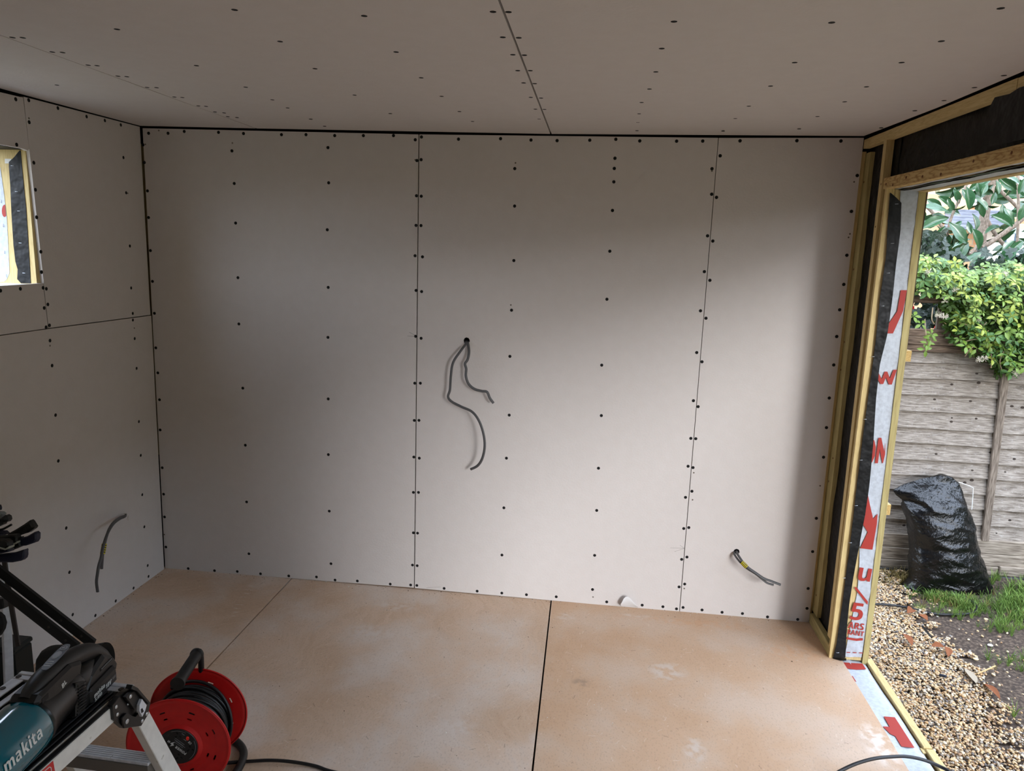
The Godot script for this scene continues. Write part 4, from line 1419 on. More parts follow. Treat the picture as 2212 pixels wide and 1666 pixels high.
func build_litter(nz: FastNoiseLite) -> void:
	var g := G.new()
	g.tube(curve([wz(2071, 1042, -0.96), wz(2086, 1047, -0.965), wz(2100, 1053, -0.975), wz(2102, 1057, -0.977), wz(2101, 1078, -0.98), wz(2099, 1101, -0.982)], 5), 0.0022, 7)
	tag(obj("wire_hook", g, mat(Color(0.88, 0.88, 0.86), 0.5)), "bent white wire hook leaning on the fence above the bag", "wire hook")
	g = G.new()
	g.tube(curve([wy(1850, 1302, GY + 0.02), wy(1880, 1305, GY + 0.02), wy(1920, 1307, GY + 0.022), wy(1960, 1313, GY + 0.02), wy(2010, 1325, GY + 0.018), wy(2050, 1328, GY + 0.02), wy(2085, 1327, GY + 0.025), wy(2106, 1322, GY + 0.03), wy(2109, 1311, GY + 0.035), wy(2099, 1299, GY + 0.03), wy(2085, 1295, GY + 0.02), wy(2076, 1292, GY + 0.012)], 6), 0.0062, 8)
	tag(obj("garden_hose", g, M.black_rubber), "black hose looping across the gravel and soil in front of the bag", "hose")
	g = G.new()
	g.tube(curve([Vector3(2.6, -0.118, FZ + 0.05), Vector3(3.5, -0.12, FZ + 0.055), Vector3(4.1, -0.125, FZ + 0.06), Vector3(4.6, -0.12, FZ + 0.055), Vector3(6.0, -0.12, FZ + 0.05)], 6), 0.009, 8)
	tag(obj("pipe", g, M.black_rubber), "thin black pipe lying along the foot of the fence behind the bag", "pipe")
	# fallen leaves, twigs and scraps
	var browns := [["rusty brown fallen leaf at the gravel edge below the hose", 1972, 1316, 1962, 1322, 0.030], ["crumpled brown dead leaf lying across the hose", 2004, 1341, 1985, 1327, 0.028], ["dark brown curled leaf in the middle of the gravel", 1950, 1369, 1972, 1391, 0.030], ["pale orange dry leaf beside a red brown one", 2012, 1396, 2040, 1396, 0.028], ["small red brown leaf standing at the soil edge", 2046, 1398, 2050, 1415, 0.025], ["orange brown long leaf nearest the soil on the right", 2122, 1476, 2162, 1505, 0.030]]
	for b in browns:
		g = G.new()
		leaf(g, wy(b[1], b[2], GY + 0.02), wy(b[3], b[4], GY + 0.035), b[5] * 1.3, Vector3(0.2, 1, 0.3), 0.6, 0.1)
		tag(obj("dead_leaf", g, mat(Color(0.50, 0.29, 0.16), 0.9)), b[0], "leaf", "dead leaves on the gravel")
	g = G.new()
	leaf(g, wy(2086, 1444, GY + 0.022), wy(2110, 1474, GY + 0.03), 0.045, Vector3(0.3, 1, 0.2), 0.2, 0.05)
	tag(obj("dead_leaf", g, mat(Color(0.60, 0.55, 0.47), 0.8)), "large flat grey dead leaf on the gravel edge", "leaf", "dead leaves on the gravel")
	g = G.new()
	g.tube(curve([wy(2111, 1456, GY + 0.02), wy(2130, 1448, GY + 0.03), wy(2150, 1439, GY + 0.035)], 4), 0.0035, 6)
	g.tube([wy(2138, 1445, GY + 0.03), wy(2147, 1446, GY + 0.03)], 0.002, 5)
	tag(obj("twig", g, mat(Color(0.72, 0.60, 0.42), 0.9)), "pale forked twig on the dark soil", "twig")
	g = G.new()
	g.tube(curve([wy(1992, 1353, GY + 0.022), wy(2003, 1366, GY + 0.026), wy(2013, 1377, GY + 0.022)], 4), 0.005, 6)
	tag(obj("cable_offcut", g, M.black_rubber), "short black cable offcut on the gravel", "offcut")
	g = G.new()
	g.box(Vector3(-0.014, 0, -0.006), Vector3(0.014, 0.008, 0.006), 0.002)
	var o := obj("plastic_scrap", g, mat(Color(0.10, 0.12, 0.18), 0.5), self, wy(2037, 1462, GY + 0.022))
	o.rotation = Vector3(0.1, -0.7, 0.2)
	tag(o, "small dark blue plastic scrap in the middle of the gravel", "scrap")
	for s in [[2139, 1394, "flat white chip on the bare soil", 0.010], [2170, 1312, "cream stone in the grass right of the bag", 0.012], [2130, 1338, "yellow pebble near the hose loop", 0.009], [2108, 1424, "orange pebble at the soil edge", 0.010]]:
		g = G.new()
		g.ball(Vector3.ZERO, Vector3(s[3] * 1.2, s[3] * 0.5, s[3]), 9, 6)
		o = obj("pebble", g, mat(Color(0.92, 0.90, 0.85) if s[0] == 2139 else Color(0.85, 0.76, 0.58), 0.8), self, wy(s[0], s[1], GY + 0.012))
		tag(o, s[2], "pebble", "loose pebbles on the soil")

func build_plants() -> void:
	var r := RandomNumberGenerator.new()
	r.seed = 23
	# ------------------------------------------------ the yellow-green climber over the trellis
	var c := thing("climbing_plant", "yellow green climbing plant spilling over the trellis and fence top", "climbing plant", Vector3.ZERO)
	var zone := poly_wz([1975, 560, 2005, 552, 2040, 562, 2075, 568, 2110, 585, 2150, 580, 2190, 572, 2240, 568, 2260, 700, 2262, 790, 2205, 800, 2190, 818, 2172, 815, 2168, 795, 2120, 770, 2080, 760, 2058, 735, 2060, 700, 2055, 668, 2040, 640, 2000, 634, 1968, 632, 1968, 600], -0.9)
	var meshes := []
	for k in 6:
		meshes.push_back(spray_mesh(30 + k, 0.033))
	var made := 0
	var tries := 0
	while made < 285 and tries < 9000:
		tries += 1
		var p := Vector2(r.randf_range(3.45, 4.3), r.randf_range(0.9, 1.66))
		if not inside_poly(p, zone):
			continue
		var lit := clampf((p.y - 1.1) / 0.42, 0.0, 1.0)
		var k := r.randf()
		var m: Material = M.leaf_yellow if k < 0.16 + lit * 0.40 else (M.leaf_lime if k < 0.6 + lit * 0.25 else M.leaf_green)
		var o := MeshInstance3D.new()
		o.mesh = meshes[made % 6]
		o.material_override = m
		var lean := Vector3(0.15, 0.75, 0.75)
		o.transform = Transform3D(any_turn(r, lean, 0.5) * Basis.from_scale(Vector3.ONE * r.randf_range(0.75, 1.2)), Vector3(p.x, p.y, -0.93 + r.randf_range(-0.02, 0.10) + 0.05 * (1.0 - absf(p.y - 1.35) * 2.0)))
		put(o, "leaf_spray", c)
		made += 1
	var where := []
	var tint := []
	while where.size() < 4300:
		var p := Vector2(r.randf_range(3.2, 5.2), r.randf_range(0.9, 1.70))
		if p.x < 4.25 and not inside_poly(p, zone):
			continue
		if p.x >= 4.25 and (p.y < 1.02 + 0.16 * sin(p.x * 9.0) * sin(p.x * 4.0) or r.randf() < (p.x - 4.4) * 1.1):
			continue
		where.push_back(Transform3D(any_turn(r, Vector3(0.1, 0.8, 0.6), 0.6) * Basis.from_scale(Vector3.ONE * r.randf_range(0.6, 1.1)), Vector3(p.x, p.y, -0.99 + r.randf_range(-0.10, 0.07))))
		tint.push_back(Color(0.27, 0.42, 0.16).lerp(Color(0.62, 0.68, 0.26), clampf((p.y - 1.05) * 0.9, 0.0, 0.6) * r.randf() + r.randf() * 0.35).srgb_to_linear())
	var o2 := multi("foliage", meshes[2], M.leaf_mix, where, tint, c)
	o2.set_meta("kind", "stuff")
	for s in [[2068, 697, 2110, 708, 2122, 720], [2073, 745, 2095, 735, 2118, 733], [2085, 770, 2095, 755, 2105, 748], [2140, 760, 2142, 775, 2141, 795], [2015, 665, 2013, 690, 2018, 700], [2168, 760, 2160, 780, 2164, 800], [2118, 695, 2125, 702, 2131, 697], [1998, 690, 2000, 720, 2003, 742]]:
		var g := G.new()
		g.tube(curve([wz(s[0], s[1], -0.90), wz(s[2], s[3], -0.87), wz(s[4], s[5], -0.89)], 5), 0.0028, 6)
		obj("stem", g, mat(Color(0.62, 0.54, 0.43), 0.9), c)
	for s in [[2006, 588], [2170, 594], [2063, 628], [2041, 650], [2028, 682], [2040, 685], [2112, 690], [2115, 778], [2126, 776], [2194, 808]]:   # feathery seed heads
		var g := G.new()
		for k in 26:
			var d := Vector3(r.randf_range(-1, 1), r.randf_range(-0.8, 1), r.randf_range(-0.5, 1)).normalized()
			g.tube([Vector3.ZERO, d * 0.010, d * 0.019 + Vector3(0, 0.003, 0)], 0.0009, 3)
		obj("seed_head", g, mat(Color(0.80, 0.76, 0.68), 0.95), c, wz(s[0], s[1], -0.82))
	for s in [[2005, 742, -0.86], [2011, 733, -0.86], [1999, 755, -0.86], [2012, 722, -0.86], [1990, 700, -0.86], [1973, 683, -0.86], [2185, 800, -0.86], [2195, 790, -0.86], [2178, 806, -0.86]]:
		var o := MeshInstance3D.new()
		o.mesh = meshes[int(s[0]) % 6]
		o.material_override = M.leaf_lime
		o.transform = Transform3D(any_turn(r, Vector3(0, 0.6, 0.8), 0.35), wz(s[0], s[1], s[2]))
		put(o, "leaf_spray", c)
	for s in [[1972, 661, 0.018], [2022, 703, 0.016], [2026, 697, 0.013], [2049, 712, 0.014]]:   # red hanging flowers in the gap under the trellis rail
		var g := G.new()
		var at := wz(s[0], s[1], -1.06)
		for k in 4:
			var a := TAU * k / 4.0
			leaf(g, Vector3.ZERO, Vector3(cos(a) * 0.5, -1.0, sin(a) * 0.5) * s[2], s[2] * 0.7, Vector3(cos(a), 0.3, sin(a)), 0.2, 0.0)
		g.tube([Vector3(0, 0.05, 0), Vector3.ZERO], 0.0012, 4)
		obj("flower", g, mat(Color(0.85, 0.07, 0.10), 0.6), c, at)
	# ------------------------------------------------ dark ivy behind, at the left
	var iv := thing("ivy", "dark ivy growing behind the trellis beside the open frame", "ivy", Vector3.ZERO)
	var ivm := []
	for k in 3:
		var g := G.new()
		for q in 5:
			var a := -PI / 2 + (q - 2) * 0.95
			leaf(g, Vector3.ZERO, Vector3(sin(a + PI / 2) * 1.0, cos(a + PI / 2) * 1.0, 0.0) * (0.045 if q % 2 == 0 else 0.036), 0.026, Vector3(0, 0, 1), 0.15, 0.1, false)
		ivm.push_back(g.mesh())
	for k in 46:
		var o := MeshInstance3D.new()
		o.mesh = ivm[k % 3]
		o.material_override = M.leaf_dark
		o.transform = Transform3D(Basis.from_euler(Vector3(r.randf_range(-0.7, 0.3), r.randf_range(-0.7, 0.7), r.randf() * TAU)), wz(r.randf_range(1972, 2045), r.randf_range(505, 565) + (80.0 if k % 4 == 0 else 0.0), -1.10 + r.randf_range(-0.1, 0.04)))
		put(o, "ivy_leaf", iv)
	where = []
	for k in 1300:
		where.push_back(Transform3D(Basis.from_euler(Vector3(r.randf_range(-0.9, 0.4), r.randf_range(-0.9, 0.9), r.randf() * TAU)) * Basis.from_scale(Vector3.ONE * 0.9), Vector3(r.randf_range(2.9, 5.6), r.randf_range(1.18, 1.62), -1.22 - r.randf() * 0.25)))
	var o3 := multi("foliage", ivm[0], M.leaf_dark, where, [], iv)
	o3.set_meta("kind", "stuff")
	build_magnolia(r)

func magnolia_leaf(sd: int, rust := false) -> ArrayMesh:   # 16 cm along -y... built along +z, glossy above, bronze below
	var r := RandomNumberGenerator.new()
	r.seed = sd
	var m := ArrayMesh.new()
	for side in 2:
		var g := G.new()
		var shape := [[0.0, 0.05], [0.1, 0.32], [0.25, 0.72], [0.42, 0.97], [0.58, 1.0], [0.74, 0.84], [0.88, 0.5], [1.0, 0.02]]
		var fold := 0.16 + 0.14 * float(sd % 3)
		var droop := 0.10 + 0.10 * float(sd % 4) / 3.0
		var pts := []
		for s in shape:
			for k in [-1.0, -0.66, -0.33, 0.0, 0.33, 0.66, 1.0]:
				var w: float = s[1] * 0.21
				var wave := 0.018 * sin(s[0] * 11.0 + k * 2.0 + sd) * absf(k)
				pts.push_back(Vector3(k * w, absf(k) * w * fold * 2.0 + wave - droop * s[0] * s[0] - side * 0.004, s[0]))
		g.grid(pts, 7, shape.size(), side == 0)
		var a := []
		a.resize(Mesh.ARRAY_MAX)
		a[Mesh.ARRAY_VERTEX] = g.v
		a[Mesh.ARRAY_NORMAL] = g.n
		a[Mesh.ARRAY_TEX_UV] = g.u
		m.add_surface_from_arrays(Mesh.PRIMITIVE_TRIANGLES, a)
		m.surface_set_material(side, M.magnolia_top if side == 0 else (M.magnolia_rust if rust else M.magnolia_under))
	return m

func lay_leaf(t: Node, m: Mesh, base: Vector3, tip: Vector3, up: Vector3, called := "leaf") -> void:
	var z := tip - base
	var l := z.length()
	z = z / l
	var x := up.cross(z).normalized()
	var y := z.cross(x)
	var o := MeshInstance3D.new()
	o.mesh = m
	o.transform = Transform3D(Basis(x, y, z).scaled_local(Vector3.ONE * l), base)
	put(o, called, t)

func build_magnolia(r: RandomNumberGenerator) -> void:
	var t := thing("magnolia_tree", "large leaved magnolia with grey trunk and bronze leaf undersides behind the fence", "tree", Vector3.ZERO)
	var g := G.new()
	var z := -1.75
	var trunk := curve([Vector3(4.32, GY, z - 0.1), Vector3(4.28, 0.9, z - 0.05), wz(2112, 590, z), wz(2118, 545, z), wz(2122, 500, z), wz(2131, 440, z), wz(2138, 408, z), wz(2150, 340, z), wz(2160, 250, z)], 5)
	g.tube(trunk, 0.026, 12)
	obj("trunk", g, M.bark, t)
	for s in [[2122, 535, 2150, 517, 2190, 488, 2230, 455, -1.72, 0.014], [2130, 470, 2146, 500, 2165, 525, 2190, 546, -1.80, 0.012], [2150, 385, 2160, 410, 2180, 430, 2200, 450, -1.6, 0.010], [2199, 372, 2199, 410, 2200, 450, 2197, 540, -1.55, 0.008], [2098, 380, 2075, 425, 2055, 470, 2045, 510, -1.5, 0.008], [1995, 440, 2015, 460, 2035, 490, 2042, 500, -1.7, 0.010], [2130, 500, 2105, 540, 2080, 560, 2060, 570, -1.7, 0.010], [2090, 545, 2110, 560, 2128, 580, 2140, 600, -1.6, 0.009]]:
		g = G.new()
		g.tube(curve([wz(s[0], s[1], s[8]), wz(s[2], s[3], s[8]), wz(s[4], s[5], s[8]), wz(s[6], s[7], s[8])], 5), s[9], 8)
		obj("branch", g, M.bark, t)
	var ms := []
	for k in 6:
		ms.push_back(magnolia_leaf(k, k == 4))
	# the leaves that show singly: base, tip, which way the glossy side turns (x, y, z), distance
	var ls := [
		[2050, 480, 2093, 526, 0, 0.3, 1, -1.42], [2042, 488, 2012, 532, 0.1, 0.2, 1, -1.44], [2048, 472, 1991, 490, -0.2, 0.6, 0.8, -1.45], [2049, 458, 1998, 438, -0.2, 0.8, 0.7, -1.46],
		[2046, 470, 2015, 462, 0, 1.0, 0.5, -1.5], [2056, 445, 2030, 424, -0.4, 0.4, 0.9, -1.5], [2036, 448, 2004, 430, 0, 0.2, 1, -1.55], [2058, 452, 2088, 446, 0, -1.0, 0.3, -1.42],
		[2088, 403, 2097, 452, 0, 0.1, 1, -1.4], [2098, 440, 2082, 408, 0, 0.1, 1, -1.44], [2106, 427, 2137, 453, 0.3, 0.5, 0.9, -1.4], [2100, 462, 2112, 498, 0.5, 0.1, 0.9, -1.45],
		[2090, 478, 2098, 505, -0.3, 0.1, 1, -1.46], [2078, 478, 2060, 492, 0, 0.5, 1, -1.5], [2099, 492, 2120, 538, 0.2, 0.1, 1, -1.40], [2092, 523, 2070, 560, -0.1, 0.3, 1, -1.42],
		[2060, 505, 2052, 540, 0.6, 0.0, 0.8, -1.5], [2075, 516, 2045, 490, 0.3, 0.8, 0.6, -1.48], [2130, 547, 2086, 562, 0.1, 0.9, 0.6, -1.40], [2130, 550, 2095, 572, 0.0, 0.9, 0.7, -1.38],
		[2187, 490, 2146, 462, 0.1, 0.4, 1, -1.42], [2190, 485, 2175, 448, 0.2, 0.3, 1, -1.44], [2188, 488, 2160, 470, -0.2, 0.8, 0.6, -1.5], [2166, 490, 2128, 500, 0, 1.0, 0.4, -1.46],
		[2200, 478, 2216, 440, -0.3, -0.8, 0.5, -1.42], [2200, 420, 2214, 385, -0.3, -0.8, 0.5, -1.44], [2196, 410, 2160, 385, 0.2, -0.5, 0.8, -1.45], [2165, 440, 2168, 472, 0, -0.7, 0.7, -1.5],
		[2150, 415, 2143, 442, -0.3, -0.8, 0.6, -1.5], [2146, 418, 2116, 405, 0, -0.6, 0.8, -1.48], [2133, 395, 2122, 420, 0, 0.2, 1, -1.42], [2152, 390, 2160, 418, 0.2, 0.2, 1, -1.44],
		[2112, 393, 2118, 425, -0.2, -0.7, 0.7, -1.46], [2100, 447, 2122, 440, 0.0, -0.9, 0.4, -1.44], [2130, 443, 2158, 448, 0, -0.9, 0.4, -1.46], [2200, 535, 2152, 572, 0.1, 0.8, 0.7, -1.38],
		[2195, 545, 2165, 580, 0.2, 0.6, 0.9, -1.36], [2210, 520, 2180, 548, 0.0, 0.5, 1, -1.40], [2190, 520, 2165, 540, 0.0, 0.9, 0.5, -1.42], [2168, 530, 2148, 555, 0.2, -0.7, 0.6, -1.5],
		[2205, 545, 2216, 580, -0.2, 0.4, 1, -1.42], [2170, 425, 2185, 405, 0.2, -0.8, 0.5, -1.48], [2125, 470, 2118, 440, 0.0, -0.6, 0.8, -1.55], [2140, 470, 2165, 455, 0.0, -0.8, 0.5, -1.6],
		[2050, 430, 2065, 405, 0.2, -0.7, 0.7, -1.5], [2062, 455, 2048, 432, 0.0, -0.4, 0.9, -1.46], [2072, 440, 2062, 408, 0.3, -0.4, 0.9, -1.5], [2040, 500, 2052, 545, -0.4, 0.3, 0.9, -1.52],
		[2205, 400, 2180, 378, 0.2, 0.6, 0.8, -1.44], [2210, 462, 2225, 440, 0.2, 0.6, 0.8, -1.5], [2000, 470, 1985, 452, 0.0, 0.4, 0.9, -1.6], [2003, 500, 1990, 530, 0.2, 0.4, 0.9, -1.6],
	]
	for i in ls.size():
		var s = ls[i]
		lay_leaf(t, ms[i % 6], wz(s[0], s[1], s[7]), wz(s[2], s[3], s[7] + 0.02), Vector3(s[4], s[5], s[6]).normalized())
	for i in 150:   # the deeper leaves
		var b := wz(r.randf_range(1980, 2230), r.randf_range(350, 590), -1.7 - r.randf() * 0.5)
		if b.x > 4.05 and b.x < 4.5 and r.randf() < 0.55:
			continue
		var a := r.randf() * TAU
		var d := Vector3(cos(a), r.randf_range(-0.7, 0.5), sin(a)).normalized() * r.randf_range(0.12, 0.17)
		lay_leaf(t, ms[r.randi() % 6], b, b + d, Vector3(r.randf_range(-0.4, 0.4), r.randf_range(-0.6, 1.0), 0.6).normalized())

func build_house() -> void:
	var h := thing("house", "neighbouring orange brick house with white bay window seen through the magnolia leaves", "house", Vector3.ZERO)
	var z := -8.0
	var g := G.new()
	g.box(Vector3(5.9, GY, z - 4.0), Vector3(13.0, 5.2, z))
	obj("wall", g, M.brick, h)
	g = G.new()
	g.hexa([Vector3(5.6, 5.1, z + 0.4), Vector3(13.3, 5.1, z + 0.4), Vector3(13.3, 5.3, z + 0.4), Vector3(5.6, 5.3, z + 0.4), Vector3(5.6, 7.5, z - 2.2), Vector3(13.3, 7.5, z - 2.2), Vector3(13.3, 7.7, z - 2.2), Vector3(5.6, 7.7, z - 2.2)])
	var slate := tri_mat(ntex(noise(0.03, 190), [[0.0, Color(0.35, 0.36, 0.39)], [1.0, Color(0.55, 0.56, 0.60)]], 256), Vector3(0.5, 3, 0.5), 0.7)
	obj("roof", g, slate, h)
	var white := mat(Color(0.90, 0.90, 0.89), 0.6)
	var glass := mat(Color(0.35, 0.40, 0.45), 0.1)
	# upper window and the bay below its lean-to roof
	for s in [[2097, 398, 2146, 448, 1], [2108, 500, 2178, 568, 3], [2196, 352, 2240, 392, 2]]:
		var a := wz(s[0], s[3], z)
		var b := wz(s[2], s[1], z)
		var ahead := 0.05 if s[4] != 3 else 0.55
		g = G.new()
		g.box(Vector3(a.x, a.y, z - 0.05), Vector3(b.x, b.y, z + ahead), 0.01)
		var f := obj("window", g, white, h)
		var n: int = 2 if s[4] != 3 else 3
		for k in n:
			for j in 2:
				var w := (b.x - a.x) / n
				var hh := (b.y - a.y) / 2.0
				g = G.new()
				g.box(Vector3(a.x + w * k + 0.045, a.y + hh * j + 0.05, z + ahead - 0.01), Vector3(a.x + w * (k + 1) - 0.045, a.y + hh * (j + 1) - 0.04, z + ahead + 0.004))
				obj("pane", g, glass, f)
	for k in 6:   # courses of the bay's slate roof
		var p0 := wz(2052, 490 - k * 7, z + 0.75 - k * 0.1)
		var p1 := wz(2190, 478 - k * 7, z + 0.75 - k * 0.1)
		g = G.new()
		g.box(Vector3(p0.x, p0.y - 0.03, p0.z - 0.16), Vector3(p1.x, p0.y + 0.02, p0.z), 0.005)
		obj("roof_course", g, slate, h)
	# a hedge closing the far side of the garden, out of the picture to the right
	var hg := thing("hedge", "tall green hedge along the far side of the garden outside the picture", "hedge", Vector3.ZERO)
	g = G.new()
	var pts := []
	var nz := noise(0.9, 195, FastNoiseLite.TYPE_SIMPLEX_SMOOTH, 5)
	for j in 26:
		for i in 130:
			var an := PI * j / 25.0
			var zz := -6.4 + 20.4 * i / 129.0
			var b := nz.get_noise_3d(cos(an) * 2.0, sin(an) * 4.0, zz)
			pts.push_back(Vector3(11.2 - (1.2 + b * 0.5) * signf(cos(an)) * pow(absf(cos(an)), 0.5), GY + (4.3 + b * 0.7) * pow(sin(an), 0.45), zz))
	g.grid(pts, 130, 26, false)
	obj("foliage", g, M.hedge, hg)

var DO := Vector3(0.82006, 0.54, 1.64374)     # far end of the platform's deck, middle, on top
var DB: Basis                                  # the platform's axes: x across, z along it towards the viewer

func dk(x: float, y: float, z: float) -> Vector3:
	return DO + DB * Vector3(x, y, z)

func dx_at(px: float, py: float, xl: float) -> Vector3:   # where a line of sight meets the upright plane x = xl of the platform; in the platform's axes
	var d := sight(px, py)
	var n := DB.x
	var t := (DO + n * xl - CAM).dot(n) / d.dot(n)
	return DB.inverse() * (CAM + d * t - DO)

func tool_materials() -> void:
	DB = Basis(Vector3.UP, -0.03)
	var al := tri_mat(ntex(noise(0.02, 200, FastNoiseLite.TYPE_SIMPLEX_SMOOTH, 4), [[0.0, Color(0.74, 0.75, 0.77)], [0.6, Color(0.82, 0.83, 0.85)], [0.9, Color(0.87, 0.88, 0.90)], [1.0, Color(0.50, 0.48, 0.45)]], 256), Vector3(8, 8, 2), 0.38)
	al.metallic = 0.2
	M.alu = al
	M.alu_cream = tri_mat(ntex(noise(0.03, 201, FastNoiseLite.TYPE_SIMPLEX_SMOOTH, 4), [[0.0, Color(0.78, 0.77, 0.74)], [0.85, Color(0.83, 0.82, 0.79)], [1.0, Color(0.60, 0.58, 0.53)]], 256), Vector3(3, 3, 3), 0.45)
	M.alu_dark = mat(Color(0.13, 0.13, 0.135), 0.5, 0.4)
	M.black_plastic = tri_mat(ntex(noise(0.03, 202, FastNoiseLite.TYPE_SIMPLEX_SMOOTH, 4), [[0.0, Color(0.035, 0.035, 0.037)], [0.65, Color(0.055, 0.054, 0.053)], [1.0, Color(0.15, 0.14, 0.125)]], 256), Vector3(5, 5, 5), 0.48)
	M.black_gloss = mat(Color(0.028, 0.028, 0.034), 0.3)
	M.black_matt = mat(Color(0.035, 0.034, 0.034), 0.75)
	M.red_plastic = tri_mat(ntex(noise(0.03, 203, FastNoiseLite.TYPE_SIMPLEX_SMOOTH, 3), [[0.0, Color(0.70, 0.06, 0.06)], [1.0, Color(0.76, 0.09, 0.08)]], 256), Vector3(4, 4, 4), 0.42)
	var teal := mat(Color(0.0, 0.36, 0.42), 0.12)
	teal.clearcoat_enabled = true
	teal.clearcoat = 0.8
	teal.clearcoat_roughness = 0.05
	M.teal = teal
	M.print_white = mat(Color(0.80, 0.81, 0.80), 0.6)
	M.print_grey = mat(Color(0.48, 0.49, 0.50), 0.6)
	M.rivet = mat(Color(0.72, 0.72, 0.72), 0.35, 0.7)
	M.blue_plastic = mat(Color(0.055, 0.07, 0.17), 0.5)
	M.pad = mat(Color(0.66, 0.67, 0.62), 0.7)
	M.steel_dark = mat(Color(0.25, 0.23, 0.22), 0.5, 0.5)
	M.cable_grey = mat(Color(0.32, 0.32, 0.325), 0.55)
	M.tape = mat(Color(0.80, 0.74, 0.07), 0.5)
	M.tape_dark = mat(Color(0.18, 0.17, 0.05), 0.5)

func build_tools() -> void:
	tool_materials()
	build_platform()
	build_vacuum()
	build_reel()
	build_clamps()
	build_cables()

